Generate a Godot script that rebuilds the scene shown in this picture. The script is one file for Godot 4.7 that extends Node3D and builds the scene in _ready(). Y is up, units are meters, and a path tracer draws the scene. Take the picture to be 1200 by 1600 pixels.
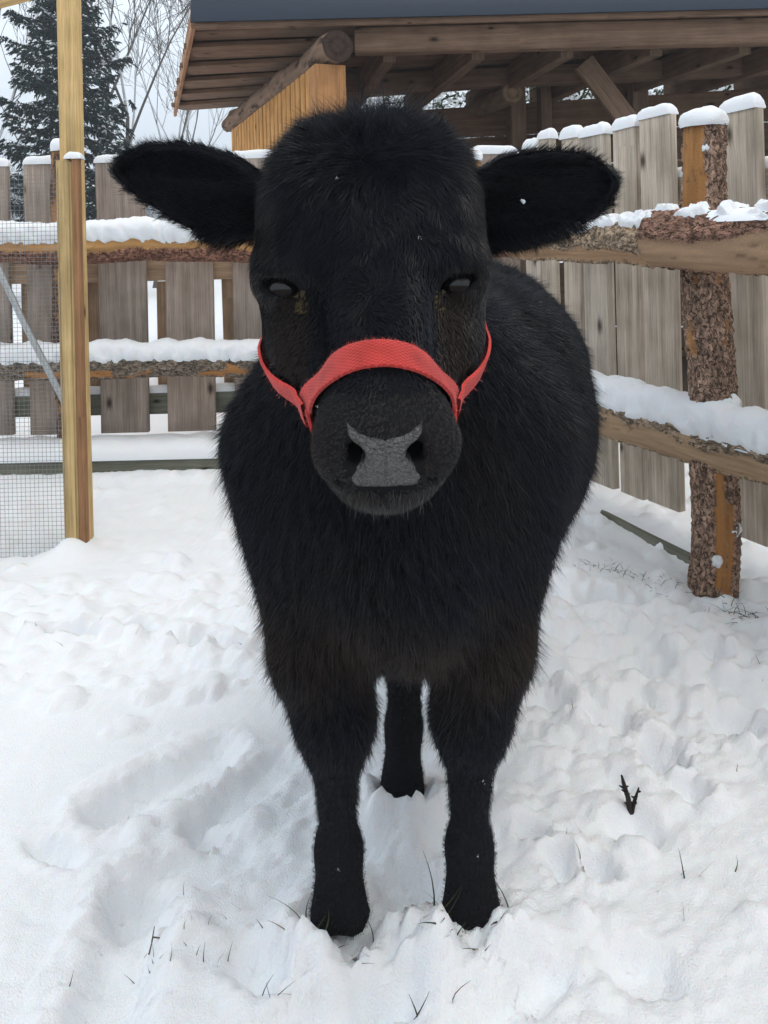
extends Node3D

# ---------------------------------------------------------------- helpers
class MB:
	var v := PackedVector3Array()
	var n := PackedVector3Array()
	var c := PackedColorArray()
	var uv := PackedVector2Array()
	var ix := PackedInt32Array()
	func add(p: Vector3, nn: Vector3, col := Color.WHITE, t := Vector2.ZERO) -> int:
		v.append(p); n.append(nn); c.append(col); uv.append(t)
		return v.size() - 1
	func tri(a: int, b: int, d: int) -> void:
		ix.append(a); ix.append(b); ix.append(d)
	func quad(a: int, b: int, d: int, e: int) -> void:
		tri(a, b, d); tri(a, d, e)
	# a lattice of (nu x nv) points already appended from index `start`, row by row
	func lattice(start: int, nu: int, nv: int, closed := false) -> void:
		for j in nv - 1:
			for i in (nu if closed else nu - 1):
				var i2 := (i + 1) % nu
				quad(start + j * nu + i, start + j * nu + i2, start + (j + 1) * nu + i2, start + (j + 1) * nu + i)
	func smooth(from_v := 0, from_i := 0) -> void:
		for k in range(from_v, v.size()): n[k] = Vector3.ZERO
		for k in range(from_i, ix.size(), 3):
			var a := ix[k]; var b := ix[k + 1]; var d := ix[k + 2]
			var f := (v[d] - v[a]).cross(v[b] - v[a])
			n[a] += f; n[b] += f; n[d] += f
		for k in range(from_v, v.size()):
			n[k] = n[k].normalized() if n[k].length_squared() > 0.0 else Vector3.UP
	func flip() -> void:
		for k in range(0, ix.size(), 3):
			var t := ix[k]; ix[k] = ix[k + 1]; ix[k + 1] = t
	func mesh(m: Material) -> ArrayMesh:
		for k in range(0, ix.size(), 3):      # faces wound the way their normals point
			var p := v[ix[k]]
			var f := (v[ix[k + 2]] - p).cross(v[ix[k + 1]] - p)
			if f.dot(n[ix[k]] + n[ix[k + 1]] + n[ix[k + 2]]) < 0.0:
				var t := ix[k]; ix[k] = ix[k + 1]; ix[k + 1] = t
		var a := []
		a.resize(Mesh.ARRAY_MAX)
		a[Mesh.ARRAY_VERTEX] = v; a[Mesh.ARRAY_NORMAL] = n; a[Mesh.ARRAY_COLOR] = c
		a[Mesh.ARRAY_TEX_UV] = uv; a[Mesh.ARRAY_INDEX] = ix
		var am := ArrayMesh.new()
		am.add_surface_from_arrays(Mesh.PRIMITIVE_TRIANGLES, a)
		am.surface_set_material(0, m)
		return am

var rng := RandomNumberGenerator.new()
var M := {}
var taken := {}

func lin(r: float, g: float, b: float) -> Color:
	return Color(r, g, b).linear_to_srgb()

func noise(seed_: int, freq: float, oct := 3, type := FastNoiseLite.TYPE_SIMPLEX_SMOOTH) -> FastNoiseLite:
	var f := FastNoiseLite.new()
	f.seed = seed_; f.frequency = freq; f.noise_type = type
	f.fractal_octaves = oct
	if oct <= 1: f.fractal_type = FastNoiseLite.FRACTAL_NONE
	return f

func numbered(called: String) -> String:
	if not taken.has(called):
		taken[called] = 0
		return called
	taken[called] += 1
	return "%s_%03d" % [called, taken[called]]

func put(called: String, m: Mesh, parent: Node, at := Transform3D.IDENTITY) -> MeshInstance3D:
	var o := MeshInstance3D.new()
	o.name = numbered(called) if parent == self else called
	o.mesh = m
	o.transform = at
	parent.add_child(o, true)
	return o

func thing(called: String, label: String, category: String, at := Vector3.ZERO, group := "") -> Node3D:
	var o := Node3D.new()
	o.name = numbered(called)
	add_child(o, true)
	o.position = at
	tag(o, label, category, group)
	return o

func tag(o: Node, label: String, category := "", group := "", kind := "") -> void:
	if label: o.set_meta("label", label)
	if category: o.set_meta("category", category)
	if group: o.set_meta("group", group)
	if kind: o.set_meta("kind", kind)

# transform whose +Y runs from a to b; `face` is where local +Z should look
func along(a: Vector3, b: Vector3, face := Vector3.BACK) -> Transform3D:
	var y := (b - a).normalized()
	var x := y.cross(face).normalized()
	var z := x.cross(y)
	return Transform3D(Basis(x, y, z), a)

# a sawn timber along +Y from y = 0 to len: width w (x), thickness t (z), slightly rounded arrises, gently warped
func beam(w: float, t: float, length: float, m: Material, rings := 3, warp := 0.0, cham := 0.004, top_slope := 0.0) -> ArrayMesh:
	var b := MB.new()
	var uo := Vector2(rng.randf() * 3.0, rng.randf() * 5.0)
	var ph := rng.randf() * TAU
	var hw := w / 2; var ht := t / 2
	var sec := [Vector2(-hw + cham, ht), Vector2(hw - cham, ht), Vector2(hw, ht - cham), Vector2(hw, -ht + cham),
		Vector2(hw - cham, -ht), Vector2(-hw + cham, -ht), Vector2(-hw, -ht + cham), Vector2(-hw, ht - cham)]
	var per := 0.0
	for k in 8:
		var p: Vector2 = sec[k]; var q: Vector2 = sec[(k + 1) % 8]
		var nn := Vector3(q.y - p.y, 0, -(q.x - p.x))
		nn = Vector3(-(q.y - p.y), 0, (q.x - p.x)).normalized()
		nn = Vector3(nn.x, 0, nn.z)
		var out := Vector3((p.x + q.x), 0, (p.y + q.y))
		if nn.dot(out) < 0: nn = -nn
		var st := b.v.size()
		for j in rings:
			var f := float(j) / (rings - 1)
			for e in 2:
				var s: Vector2 = p if e == 0 else q
				var y := f * length
				if j == rings - 1: y += top_slope * s.x
				var wx := sin(f * 3.0 + ph) * warp
				b.add(Vector3(s.x + wx, y, s.y + cos(f * 2.3 + ph) * warp * 0.6), nn, Color.WHITE, Vector2(per + (0.0 if e == 0 else p.distance_to(q)), y) + uo)
		for j in rings - 1:
			b.quad(st + j * 2, st + j * 2 + 1, st + j * 2 + 3, st + j * 2 + 2)
		per += p.distance_to(q)
	for cap in 2:
		var f := float(cap)
		var st := b.v.size()
		for k in 8:
			var s: Vector2 = sec[k]
			b.add(Vector3(s.x + sin(f * 3.0 + ph) * warp, f * length + (top_slope * s.x if cap else 0.0), s.y + cos(f * 2.3 + ph) * warp * 0.6), Vector3(0, 1 if cap else -1, 0), Color.WHITE, s * 0.5 + uo)
		for k in range(1, 7): b.tri(st, st + k, st + k + 1)
	return b.mesh(m)

# a rounded cushion of settled snow, base w x d at y = 0
func snow_cushion(w: float, d: float, h: float, seed_: int, nu := 14, nv := 8) -> ArrayMesh:
	var b := MB.new()
	var nz := noise(seed_, 9.0, 3)
	var fine := noise(seed_ + 7, 45.0, 2)
	for j in nv + 1:
		for i in nu + 1:
			var u := 2.0 * i / nu - 1.0
			var q := 2.0 * j / nv - 1.0
			u = signf(u) * (1.0 - pow(1.0 - absf(u), 2.2)); q = signf(q) * (1.0 - pow(1.0 - absf(q), 2.2))
			var e := pow(maxf(0.0, 1.0 - pow(absf(u), 7.0 if w > 0.06 else 3.0)), 0.5) * pow(maxf(0.0, 1.0 - pow(absf(q), 3.4)), 0.45)
			var x := u * w / 2; var z := q * d / 2
			var y := h * e * (1.0 + 0.2 * nz.get_noise_2d(x + seed_, z)) + 0.0025 * fine.get_noise_2d(x, z + seed_) * e
			var puff := 1.0 + 0.03 * sin(e * PI)
			b.add(Vector3(x * puff, y - 0.002 * (1.0 - e), z * puff), Vector3.UP)
	b.lattice(0, nu + 1, nv + 1)
	b.flip()
	b.smooth()
	if b.n[(nu + 1) * (nv / 2) + nu / 2].y < 0:
		b.flip(); b.smooth()
	return b.mesh(M.snow)

# a round pillow of snow on a post top
func snow_disc(r: float, h: float, seed_: int) -> ArrayMesh:
	var b := MB.new()
	var nz := noise(seed_, 14.0, 3)
	var prof := [[0.0, 1.0], [0.35, 0.985], [0.6, 0.94], [0.78, 0.84], [0.9, 0.68], [0.97, 0.48], [1.0, 0.28], [0.99, 0.1], [0.95, -0.03]]
	for q in prof:
		for i in 28:
			var a := TAU * i / 28
			var rr: float = r * q[0] * (1.0 + 0.09 * nz.get_noise_2d(cos(a) * 0.1, sin(a) * 0.1 + q[1] * 0.05))
			b.add(Vector3(cos(a) * rr, h * q[1] * (1.0 + 0.12 * nz.get_noise_2d(cos(a) * rr, sin(a) * rr)), sin(a) * rr), Vector3.UP)
	b.lattice(0, 28, prof.size(), true)
	b.smooth()
	if b.n[30].y < 0: b.flip(); b.smooth()
	return b.mesh(M.snow)

# a small irregular lump of snow
func snow_blob(r: float, seed_: int) -> ArrayMesh:
	var b := MB.new()
	var nz := noise(seed_, 1.1 / r * 0.5, 3)
	for j in 11:
		var th := PI * j / 10
		for i in 16:
			var a := TAU * i / 16
			var d := Vector3(sin(th) * cos(a), cos(th), sin(th) * sin(a))
			b.add(d * r * (1.0 + 0.55 * nz.get_noise_3dv(d * r * 2.0)) * Vector3(1, 1.1, 0.75), d)
	b.lattice(0, 16, 11, true)
	b.smooth()
	if b.n[80].dot(b.v[80]) < 0: b.flip(); b.smooth()
	return b.mesh(M.snow)

# a round log from y = 0 to len, bark over wood, with places where the bark has come off
func log_mesh(length: float, r0: float, r1: float, seed_: int, o := {}) -> ArrayMesh:
	var b := MB.new()
	var seg: int = o.get("seg", 44)
	var rings: int = maxi(3, int(length / o.get("step", 0.014)))
	var big := noise(seed_, 4.0, 2)
	var patch := noise(seed_ + 1, 5.0, 3)
	var plate := noise(seed_ + 2, 26.0, 3)
	var fine := noise(seed_ + 3, 110.0, 2)
	var bare: float = o.get("bare", 0.0)          # share of stripped wood
	var barkc: Color = o.get("bark", Color(0.17, 0.11, 0.08))
	var barkd: Color = o.get("bark_dark", Color(0.06, 0.045, 0.038))
	var woodc: Color = o.get("wood", Color(0.5, 0.25, 0.1))
	var thick: float = o.get("thick", 0.005)
	var uo := rng.randf() * 4.0
	var flag := PackedFloat32Array()
	var strips: Array = o.get("strips", [])       # [angle, half width, y0, y1] where the bark is gone
	for j in rings + 1:
		var f := float(j) / rings
		var y := f * length
		var cx := big.get_noise_2d(y * 0.4, 3.0) * r0 * 0.25
		var cz := big.get_noise_2d(y * 0.4, 9.0) * r0 * 0.25
		for i in seg + 1:
			var a := TAU * (i % seg) / seg
			var ca := cos(a); var sa := sin(a)
			var r := lerpf(r0, r1, f)
			r *= 1.0 + 0.05 * big.get_noise_3d(ca * 0.3, y, sa * 0.3)
			var sx := ca * r0; var sz := sa * r0
			var pm := patch.get_noise_3d(sx * 3.0, y * 0.8, sz * 3.0)
			var ragged := 0.22 * plate.get_noise_3d(sx * 1.2, y * 0.7, sz * 1.2) + 0.12 * fine.get_noise_3d(sx, y * 0.6, sz)
			var keep := pm - bare
			for s in strips:
				var da: float = absf(wrapf(a - s[0], -PI, PI)) / s[1] - 1.0
				var dy: float = maxf(s[2] - y, y - s[3]) / 0.06
				keep = minf(keep, maxf(da, dy) + 0.5 * pm)
			var isb := smoothstep(-0.03, 0.03, keep + ragged)
			var pl := plate.get_noise_3d(sx * 2.6, y * 0.55, sz * 2.6)
			var pl2 := plate.get_noise_3d(sx * 5.5 + 2.0, y * 1.7, sz * 5.5)
			var crack := smoothstep(0.0, 0.2, absf(pl)) * (0.55 + 0.45 * smoothstep(0.0, 0.16, absf(pl2)))
			var fn := fine.get_noise_3d(sx, y * 0.6, sz)
			r += isb * (thick * (0.4 + 0.75 * crack + 0.5 * pl2) + 0.0016 * fn) + (1.0 - isb) * 0.0006 * fn
			var bc := barkd.lerp(barkc, clampf(crack * 0.45 + 0.3 * fn + 0.5, 0.0, 1.0))
			var tone := 1.0 + 0.3 * pl2 + 0.35 * big.get_noise_3d(sx * 8, y * 3, sz * 8)
			bc = Color(bc.r * tone, bc.g * tone * 0.99, bc.b * tone * 0.98)
			var streak := 0.9 + 0.25 * fine.get_noise_3d(sx * 1.8, y * 0.05, sz * 1.8) + 0.3 * plate.get_noise_3d(sx * 1.5, y * 0.12, sz * 1.5)
			var kn := smoothstep(0.42, 0.6, patch.get_noise_3d(sx * 7.0 + 5.0, y * 2.6, sz * 7.0))
			var wc := Color(woodc.r * streak, woodc.g * streak, woodc.b * streak).lerp(barkd, kn * 0.6)
			flag.append(isb)
			b.add(Vector3(ca * r + cx, y, sa * r + cz), Vector3(ca, 0, sa), wc.lerp(bc, isb), Vector2(TAU * i / seg * r0, y + uo))
	b.lattice(0, seg + 1, rings + 1)
	b.smooth()
	var body_end := b.ix.size()
	# seam: share the normal of first and last column
	for j in rings + 1:
		var p := j * (seg + 1); var q := p + seg
		var s := (b.n[p] + b.n[q]).normalized()
		b.n[p] = s; b.n[q] = s
	if b.n[(seg + 1) * (rings / 2)].dot(b.v[(seg + 1) * (rings / 2)] - Vector3(0, b.v[(seg + 1) * (rings / 2)].y, 0)) < 0:
		for k in b.n.size(): b.n[k] = -b.n[k]
	# sawn ends
	for cap in 2:
		var y := length * cap
		var nn := Vector3(0, 1 if cap else -1, 0)
		var row := (seg + 1) * (rings if cap else 0)
		var ec: Color = o.get("end", Color(0.42, 0.3, 0.2))
		var st := b.v.size()
		var ctr := Vector3.ZERO
		for i in seg: ctr += b.v[row + i] / seg
		for q in 5:
			for i in seg:
				var p := ctr.lerp(b.v[row + i], q / 4.0)
				var sh := 0.85 + 0.2 * sin(q * 2.4) + 0.3 * fine.get_noise_3d(p.x, y, p.z) - 0.25 * maxf(0.0, plate.get_noise_2d(cos(TAU * i / seg) * 0.1, sin(TAU * i / seg) * 0.1 + y))
				var cc := Color(ec.r * sh, ec.g * sh, ec.b * sh)
				b.add(p + nn * (0.0 if q == 4 else 0.001), nn, cc if q < 4 else barkd.lerp(cc, 0.4), Vector2(p.x, p.z))
		b.lattice(st, seg, 5, true)
	# bark and bare wood are two surfaces
	var am := b.mesh(M.log)
	var arr := am.surface_get_arrays(0)
	var ib := PackedInt32Array(); var iw := PackedInt32Array()
	var ids: PackedInt32Array = arr[Mesh.ARRAY_INDEX]
	for k in range(0, ids.size(), 3):
		if k < body_end and flag[ids[k]] + flag[ids[k + 1]] + flag[ids[k + 2]] > 1.5:
			ib.append(ids[k]); ib.append(ids[k + 1]); ib.append(ids[k + 2])
		else:
			iw.append(ids[k]); iw.append(ids[k + 1]); iw.append(ids[k + 2])
	var out := ArrayMesh.new()
	for q in 2:
		var use: PackedInt32Array = ib if q == 0 else iw
		if use.is_empty(): continue
		arr[Mesh.ARRAY_INDEX] = use
		out.add_surface_from_arrays(Mesh.PRIMITIVE_TRIANGLES, arr)
		out.surface_set_material(out.get_surface_count() - 1, M.bark if q == 0 else M.log)
	return out

# snow lying along the top of a log that runs along local +Y; `up` is world up seen from the log (local, across the axis)
func log_snow(length: float, r0: float, r1: float, depth: float, spread: float, seed_: int, up := Vector3(0, 0, 1), patchy := -1.0) -> ArrayMesh:
	var b := MB.new()
	var rag := noise(seed_, 22.0, 3)
	var lump := noise(seed_ + 1, 7.0, 3)
	var fine := noise(seed_ + 2, 70.0, 2)
	var nu := 30
	var rings := maxi(4, int(length / 0.011))
	var side := Vector3(0, 1, 0).cross(up).normalized()
	for j in rings + 1:
		var f := float(j) / rings
		var y := f * length
		var r := lerpf(r0, r1, f)
		for i in nu + 1:
			var q := 2.0 * i / nu - 1.0
			var a := q * spread
			var edge := clampf(1.0 - absf(q) + 0.28 * rag.get_noise_2d(y, a * 0.05) - 0.1, 0.0, 1.0)
			var e := pow(smoothstep(0.0, 0.55, edge), 0.6)
			if patchy > -1.0: e *= smoothstep(patchy - 0.04, patchy + 0.2, lump.get_noise_2d(y * 1.6, a * 0.16 + seed_))
			var endf := smoothstep(0.0, 0.02, minf(y, length - y) + 0.004)
			var dome := depth * cos(clampf(a, -1.5, 1.5)) * (1.0 + 0.35 * lump.get_noise_2d(y, a * 0.05))
			var t := e * endf * maxf(dome, depth * 0.3) + 0.0025 * fine.get_noise_2d(y, a * 0.08) * e
			t -= 0.010 * (1.0 - smoothstep(0.0, 0.3, e * endf))
			var rr := r + 0.004 + t
			b.add(up * (cos(a) * rr) + side * (sin(a) * rr) + Vector3(0, y, 0), up)
	b.lattice(0, nu + 1, rings + 1)
	b.smooth()
	if b.n[(nu + 1) * (rings / 2) + nu / 2].dot(up) < 0:
		b.flip(); b.smooth()
	return b.mesh(M.snow)

func tube(b: MB, pts: Array, radii: Array, seg: int, col: Color) -> void:
	var st := b.v.size()
	var prev := Vector3.ZERO
	for j in pts.size():
		var p: Vector3 = pts[j]
		var d: Vector3
		if j == 0: d = pts[1] - p
		elif j == pts.size() - 1: d = p - pts[j - 1]
		else: d = pts[j + 1] - pts[j - 1]
		d = d.normalized()
		var x := (prev if prev != Vector3.ZERO else (Vector3.RIGHT if absf(d.x) < 0.8 else Vector3.BACK))
		x = (x - d * x.dot(d)).normalized()
		prev = x
		var z := x.cross(d)
		for i in seg:
			var a := TAU * i / seg
			var nn := x * cos(a) + z * sin(a)
			b.add(p + nn * float(radii[j]), nn, col, Vector2(a, j))
	b.lattice(st, seg, pts.size(), true)

func copies(called: String, m: Mesh, xf: Array, cols: Array, parent: Node) -> MultiMeshInstance3D:
	var mm := MultiMesh.new()
	mm.transform_format = MultiMesh.TRANSFORM_3D
	mm.use_colors = cols.size() > 0
	mm.mesh = m
	mm.instance_count = xf.size()
	for k in xf.size():
		mm.set_instance_transform(k, xf[k])
		if cols.size(): mm.set_instance_color(k, cols[k])
	var o := MultiMeshInstance3D.new()
	o.name = numbered(called) if parent == self else called
	o.multimesh = mm
	parent.add_child(o, true)
	return o

# ---------------------------------------------------------------- materials
# sawn timber grain: 0.5 m across, 2 m along
func grain_texture(seed_: int, knots: int) -> ImageTexture:
	var w := 256; var h := 768
	var n1 := noise(seed_, 1.0, 3); var n2 := noise(seed_ + 1, 1.0, 2); var n3 := noise(seed_ + 2, 1.0, 4)
	var r := RandomNumberGenerator.new(); r.seed = seed_
	var kn := []
	for k in knots: kn.append(Vector3(r.randf_range(0.04, 0.46), r.randf_range(0.1, 1.9), r.randf_range(0.006, 0.013)))
	var data := PackedByteArray(); data.resize(w * h * 3)
	for j in h:
		var y := 2.0 * j / h
		for i in w:
			var x := 0.5 * i / w
			var xx := x; var dark := 0.0
			for k in kn:
				var dx: float = x - k.x; var dy: float = (y - k.y) * 0.5
				if absf(dx) > 0.08 or absf(dy) > 0.08: continue
				var q: float = (dx * dx + dy * dy) / (k.z * k.z)
				xx += signf(dx) * k.z * 0.8 * exp(-q * 0.35)
				dark = maxf(dark, exp(-q * 1.3))
			var g := 0.5 + 0.5 * n1.get_noise_2d(xx * 130.0, y * 2.2)
			var broad := n2.get_noise_2d(xx * 22.0, y * 0.9)
			var fib := n3.get_noise_2d(xx * 320.0, y * 9.0)
			var blot := n3.get_noise_2d(x * 6.0 + 40.0, y * 5.0)
			var s := clampf(0.86 + 0.13 * (g - 0.5) * 2.0 + 0.11 * broad + 0.08 * fib + 0.10 * blot - 0.55 * dark, 0.12, 1.0)
			var p := (j * w + i) * 3
			data[p] = int(255.0 * s); data[p + 1] = int(255.0 * s * (0.985 - 0.03 * dark)); data[p + 2] = int(255.0 * s * (0.96 - 0.05 * dark + 0.02 * blot))
	var im := Image.create_from_data(w, h, false, Image.FORMAT_RGB8, data)
	return ImageTexture.create_from_image(im)

# flaking bark, 0.2 m across and 0.31 m along: dark cracks between scales of uneven tone
func bark_texture(seed_: int) -> ImageTexture:
	var w := 512; var h := 512
	var n1 := noise(seed_, 1.0, 3); var n2 := noise(seed_ + 1, 1.0, 3); var n3 := noise(seed_ + 2, 1.0, 3)
	var data := PackedByteArray(); data.resize(w * h * 3)
	for j in h:
		var v := TAU * j / h
		var cv := cos(v) * 1.6; var sv := sin(v) * 1.6
		for i in w:
			var u := 1.0 * i / w * 9.0
			var wob := 0.5 * n3.get_noise_3d(u * 0.7, cv * 1.2, sv * 1.2)
			var a := absf(n1.get_noise_3d(u * 1.5 + wob, cv, sv))
			var b := absf(n2.get_noise_3d(u * 3.2 - wob, cv * 2.4, sv * 2.4))
			var crack := smoothstep(0.0, 0.13, a) * (0.6 + 0.4 * smoothstep(0.0, 0.12, b))
			var tone := 0.74 + 0.45 * n3.get_noise_3d(u * 2.0 + 7.0, cv * 1.5, sv * 1.5) + 0.3 * n2.get_noise_3d(u * 9.0, cv * 7.0, sv * 7.0)
			var s := clampf(lerpf(0.42, tone + 0.14, crack), 0.15, 1.0)
			var p := (j * w + i) * 3
			data[p] = int(255.0 * s); data[p + 1] = int(252.0 * s); data[p + 2] = int(248.0 * s)
	return ImageTexture.create_from_image(Image.create_from_data(w, h, false, Image.FORMAT_RGB8, data))

func timber(tex: Texture2D, col: Color, rough := 0.85) -> StandardMaterial3D:
	var m := StandardMaterial3D.new()
	m.albedo_color = col
	m.albedo_texture = tex
	m.uv1_scale = Vector3(2.0, 0.5, 1.0)
	m.roughness = rough
	m.metallic_specular = 0.3
	m.heightmap_enabled = true
	m.heightmap_texture = tex
	m.heightmap_scale = 0.12
	return m

func ntex(seed_: int, freq: float, oct: int, size := 512, normal := false, strength := 4.0, type := FastNoiseLite.TYPE_SIMPLEX_SMOOTH) -> NoiseTexture2D:
	var t := NoiseTexture2D.new()
	t.width = size; t.height = size; t.seamless = true
	t.noise = noise(seed_, freq, oct, type)
	t.as_normal_map = normal
	t.bump_strength = strength
	return t

func plain(col: Color, rough := 0.9, spec := 0.3) -> StandardMaterial3D:
	var m := StandardMaterial3D.new()
	m.albedo_color = col; m.roughness = rough; m.metallic_specular = spec
	m.vertex_color_use_as_albedo = true
	return m

func make_materials() -> void:
	var sn := StandardMaterial3D.new()
	sn.albedo_color = lin(0.86, 0.885, 0.915)
	sn.roughness = 0.75
	sn.metallic_specular = 0.25
	sn.uv1_triplanar = true; sn.uv1_world_triplanar = true
	sn.uv1_scale = Vector3(2.2, 2.2, 2.2)
	sn.heightmap_enabled = true
	sn.heightmap_texture = ntex(5, 0.12, 5, 1024)
	sn.heightmap_scale = 0.17
	sn.subsurf_scatter_enabled = true
	sn.subsurf_scatter_strength = 0.25
	M.snow = sn
	var g1 := grain_texture(11, 7); var g2 := grain_texture(23, 10)
	M.grey_board = timber(g1, lin(0.7, 0.615, 0.525))
	M.grey_board_b = timber(g2, lin(0.64, 0.575, 0.5))
	M.brown_board = timber(g2, lin(0.52, 0.43, 0.375))
	M.brown_board_b = timber(g1, lin(0.47, 0.395, 0.35))
	M.gap_board = timber(g2, lin(0.6, 0.43, 0.3))
	M.treated = timber(g1, lin(0.86, 0.61, 0.29), 0.7)
	M.treated_old = timber(g2, lin(0.68, 0.5, 0.25), 0.75)
	M.red_post = timber(g2, lin(0.4, 0.215, 0.11), 0.75)
	M.orange_slat = timber(g1, lin(0.88, 0.47, 0.17), 0.75)
	M.orange_post = timber(g2, lin(0.66, 0.34, 0.15), 0.8)
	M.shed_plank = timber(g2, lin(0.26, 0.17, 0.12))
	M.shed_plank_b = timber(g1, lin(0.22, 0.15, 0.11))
	M.green_timber = timber(g2, lin(0.22, 0.23, 0.19))
	M.verge = timber(g1, lin(0.52, 0.29, 0.17))
	var lg := plain(Color.WHITE, 0.9, 0.25)
	lg.heightmap_enabled = true; lg.heightmap_texture = ntex(77, 0.03, 5, 512); lg.heightmap_scale = 0.2
	lg.uv1_triplanar = true; lg.uv1_scale = Vector3(7, 7, 7)
	var ar := Gradient.new()
	ar.set_color(0, Color(0.62, 0.60, 0.58)); ar.set_color(1, Color(1, 1, 1))
	var at := ntex(78, 0.06, 5, 1024)
	at.color_ramp = ar
	lg.albedo_texture = at
	M.log = lg
	var bk := plain(Color.WHITE, 0.95, 0.2)
	bk.albedo_texture = bark_texture(91)
	bk.heightmap_enabled = true; bk.heightmap_texture = bk.albedo_texture; bk.heightmap_scale = 0.5
	bk.uv1_scale = Vector3(5.0, 3.2, 1.0)
	M.bark = bk
	var rf := plain(lin(0.032, 0.044, 0.064), 0.5, 0.3)
	M.roof_metal = rf
	var gal := plain(lin(0.42, 0.44, 0.45), 0.45, 0.5); gal.metallic = 0.6
	M.galv = gal
	var wr := plain(lin(0.22, 0.23, 0.23), 0.5, 0.5); wr.metallic = 0.3
	M.wire = wr
	M.bark_far = plain(Color.WHITE, 0.95, 0.2)
	M.foliage = plain(Color.WHITE, 0.8, 0.2)
	# calf
	M.hide = plain(lin(0.012, 0.012, 0.014), 0.85, 0.15)
	var fur := plain(Color.WHITE, 0.38, 0.36)
	M.fur = fur
	var eye := plain(lin(0.007, 0.006, 0.006), 0.02, 0.45)
	M.eye = eye
	M.lid = plain(lin(0.018, 0.016, 0.016), 0.45, 0.4)
	var pad := plain(lin(0.125, 0.122, 0.122), 0.36, 0.5)
	pad.heightmap_enabled = true
	pad.heightmap_texture = ntex(31, 0.045, 2, 512, false, 4.0, FastNoiseLite.TYPE_CELLULAR)
	pad.heightmap_scale = 0.9
	pad.uv1_scale = Vector3(1, 1, 1)
	M.nose = pad
	M.dark = plain(lin(0.006, 0.005, 0.005), 0.7, 0.2)
	var red := plain(Color.WHITE, 0.85, 0.25)
	red.rim_enabled = true; red.rim = 0.3; red.rim_tint = 0.7
	M.red = red
	M.soil = plain(lin(0.075, 0.055, 0.042), 0.95, 0.2)
	M.grass = plain(Color.WHITE, 0.7, 0.3)

# ---------------------------------------------------------------- snow on the ground
var gn := {}
# pressed-in prints: x, z, half length, half width, turn, depth
var PRINTS := [
	[0.461, -1.325, 0.042, 0.052, 0.1, 0.055], [0.478, -1.235, 0.034, 0.03, 0.5, 0.035], [0.202, -1.165, 0.024, 0.026, 0.0, 0.04],
	[0.236, -1.105, 0.026, 0.028, 0.3, 0.04], [0.284, -1.103, 0.026, 0.026, -0.3, 0.04], [-0.515, -1.15, 0.055, 0.022, 0.5, 0.03],
	[0.36, -1.17, 0.05, 0.04, 0.2, 0.02], [0.40, -1.45, 0.05, 0.05, 0.2, 0.03], [0.62, -1.42, 0.05, 0.045, 0.6, 0.03],
	[-0.74, -1.79, 0.075, 0.03, 0.05, 0.055], [-0.60, -1.81, 0.05, 0.028, -0.1, 0.045], [-0.44, -1.755, 0.06, 0.032, 0.2, 0.055],
	[-0.36, -1.72, 0.045, 0.03, -0.2, 0.05], [-0.27, -1.70, 0.04, 0.03, 0.3, 0.045], [0.52, -1.92, 0.06, 0.03, 0.3, 0.03],
	[0.30, -1.50, 0.04, 0.035, 0.3, 0.03], [0.52, -1.60, 0.05, 0.03, 0.1, 0.03], [0.68, -1.62, 0.04, 0.03, 0.8, 0.03],
	[0.02, -1.06, 0.06, 0.05, 0.2, 0.03], [-0.02, -0.93, 0.05, 0.04, 0.9, 0.025], [0.16, -0.93, 0.05, 0.04, -0.4, 0.025],
	[-0.17, -0.96, 0.05, 0.035, 0.5, 0.03], [0.3, -0.95, 0.05, 0.04, 0.2, 0.025]]
# dragged furrows: x1, z1, x2, z2, radius, depth at start, depth at end
var FURROWS := [
	[-0.455, -1.245, -0.315, -1.36, 0.048, 0.055, 0.03], [-0.30, -1.20, -0.20, -1.33, 0.04, 0.04, 0.015],
	[-0.36, -1.08, -0.26, -1.14, 0.05, 0.035, 0.02], [-0.345, -0.90, -0.36, -1.06, 0.05, 0.04, 0.035],
	[-0.10, -0.86, -0.02, -1.0, 0.045, 0.03, 0.03], [0.09, -0.95, 0.12, -0.88, 0.03, 0.03, 0.02],
	[0.30, -1.98, 0.62, -1.88, 0.05, 0.03, 0.03]]
var HOOVES := [[-0.078, -1.005], [0.094, -1.005], [0.009, -1.235], [0.14, -1.5]]

# kicked-up clods of snow, kept in a coarse grid: [x, z, radius, height]
var clod_grid := {}
func scatter_clods() -> void:
	var r := RandomNumberGenerator.new(); r.seed = 31
	for k in 7500:
		var x := r.randf_range(-1.3, 1.15); var z := r.randf_range(-2.9, -0.82)
		var d := -z
		var want := 0.05
		if x > 0.12 and d > 1.2 and d < 2.0: want = 0.75
		elif x < 0.3 and x > -1.1 and d > 1.52 and d < 2.1: want = 0.8
		elif Vector2(x - 0.02, (z + 1.02) * 0.9).length() < 0.22: want = 0.7
		elif d < 1.15 and x > -0.3: want = 0.28
		elif d > 2.1: want = 0.18
		want *= smoothstep(-0.35, 0.3, gn.mid.get_noise_2d(x * 1.4 + 20.0, z * 1.4))
		if r.randf() > want: continue
		var rad := 0.006 + 0.026 * pow(r.randf(), 2.4) * (1.0 if d > 1.15 else 0.75)
		var c := [x, z, rad, rad * r.randf_range(0.45, 1.0)]
		for gx in range(floori((x - rad * 1.3) / 0.06), floori((x + rad * 1.3) / 0.06) + 1):
			for gz in range(floori((z - rad * 1.3) / 0.06), floori((z + rad * 1.3) / 0.06) + 1):
				var key := Vector2i(gx, gz)
				if not clod_grid.has(key): clod_grid[key] = []
				clod_grid[key].append(c)

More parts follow.
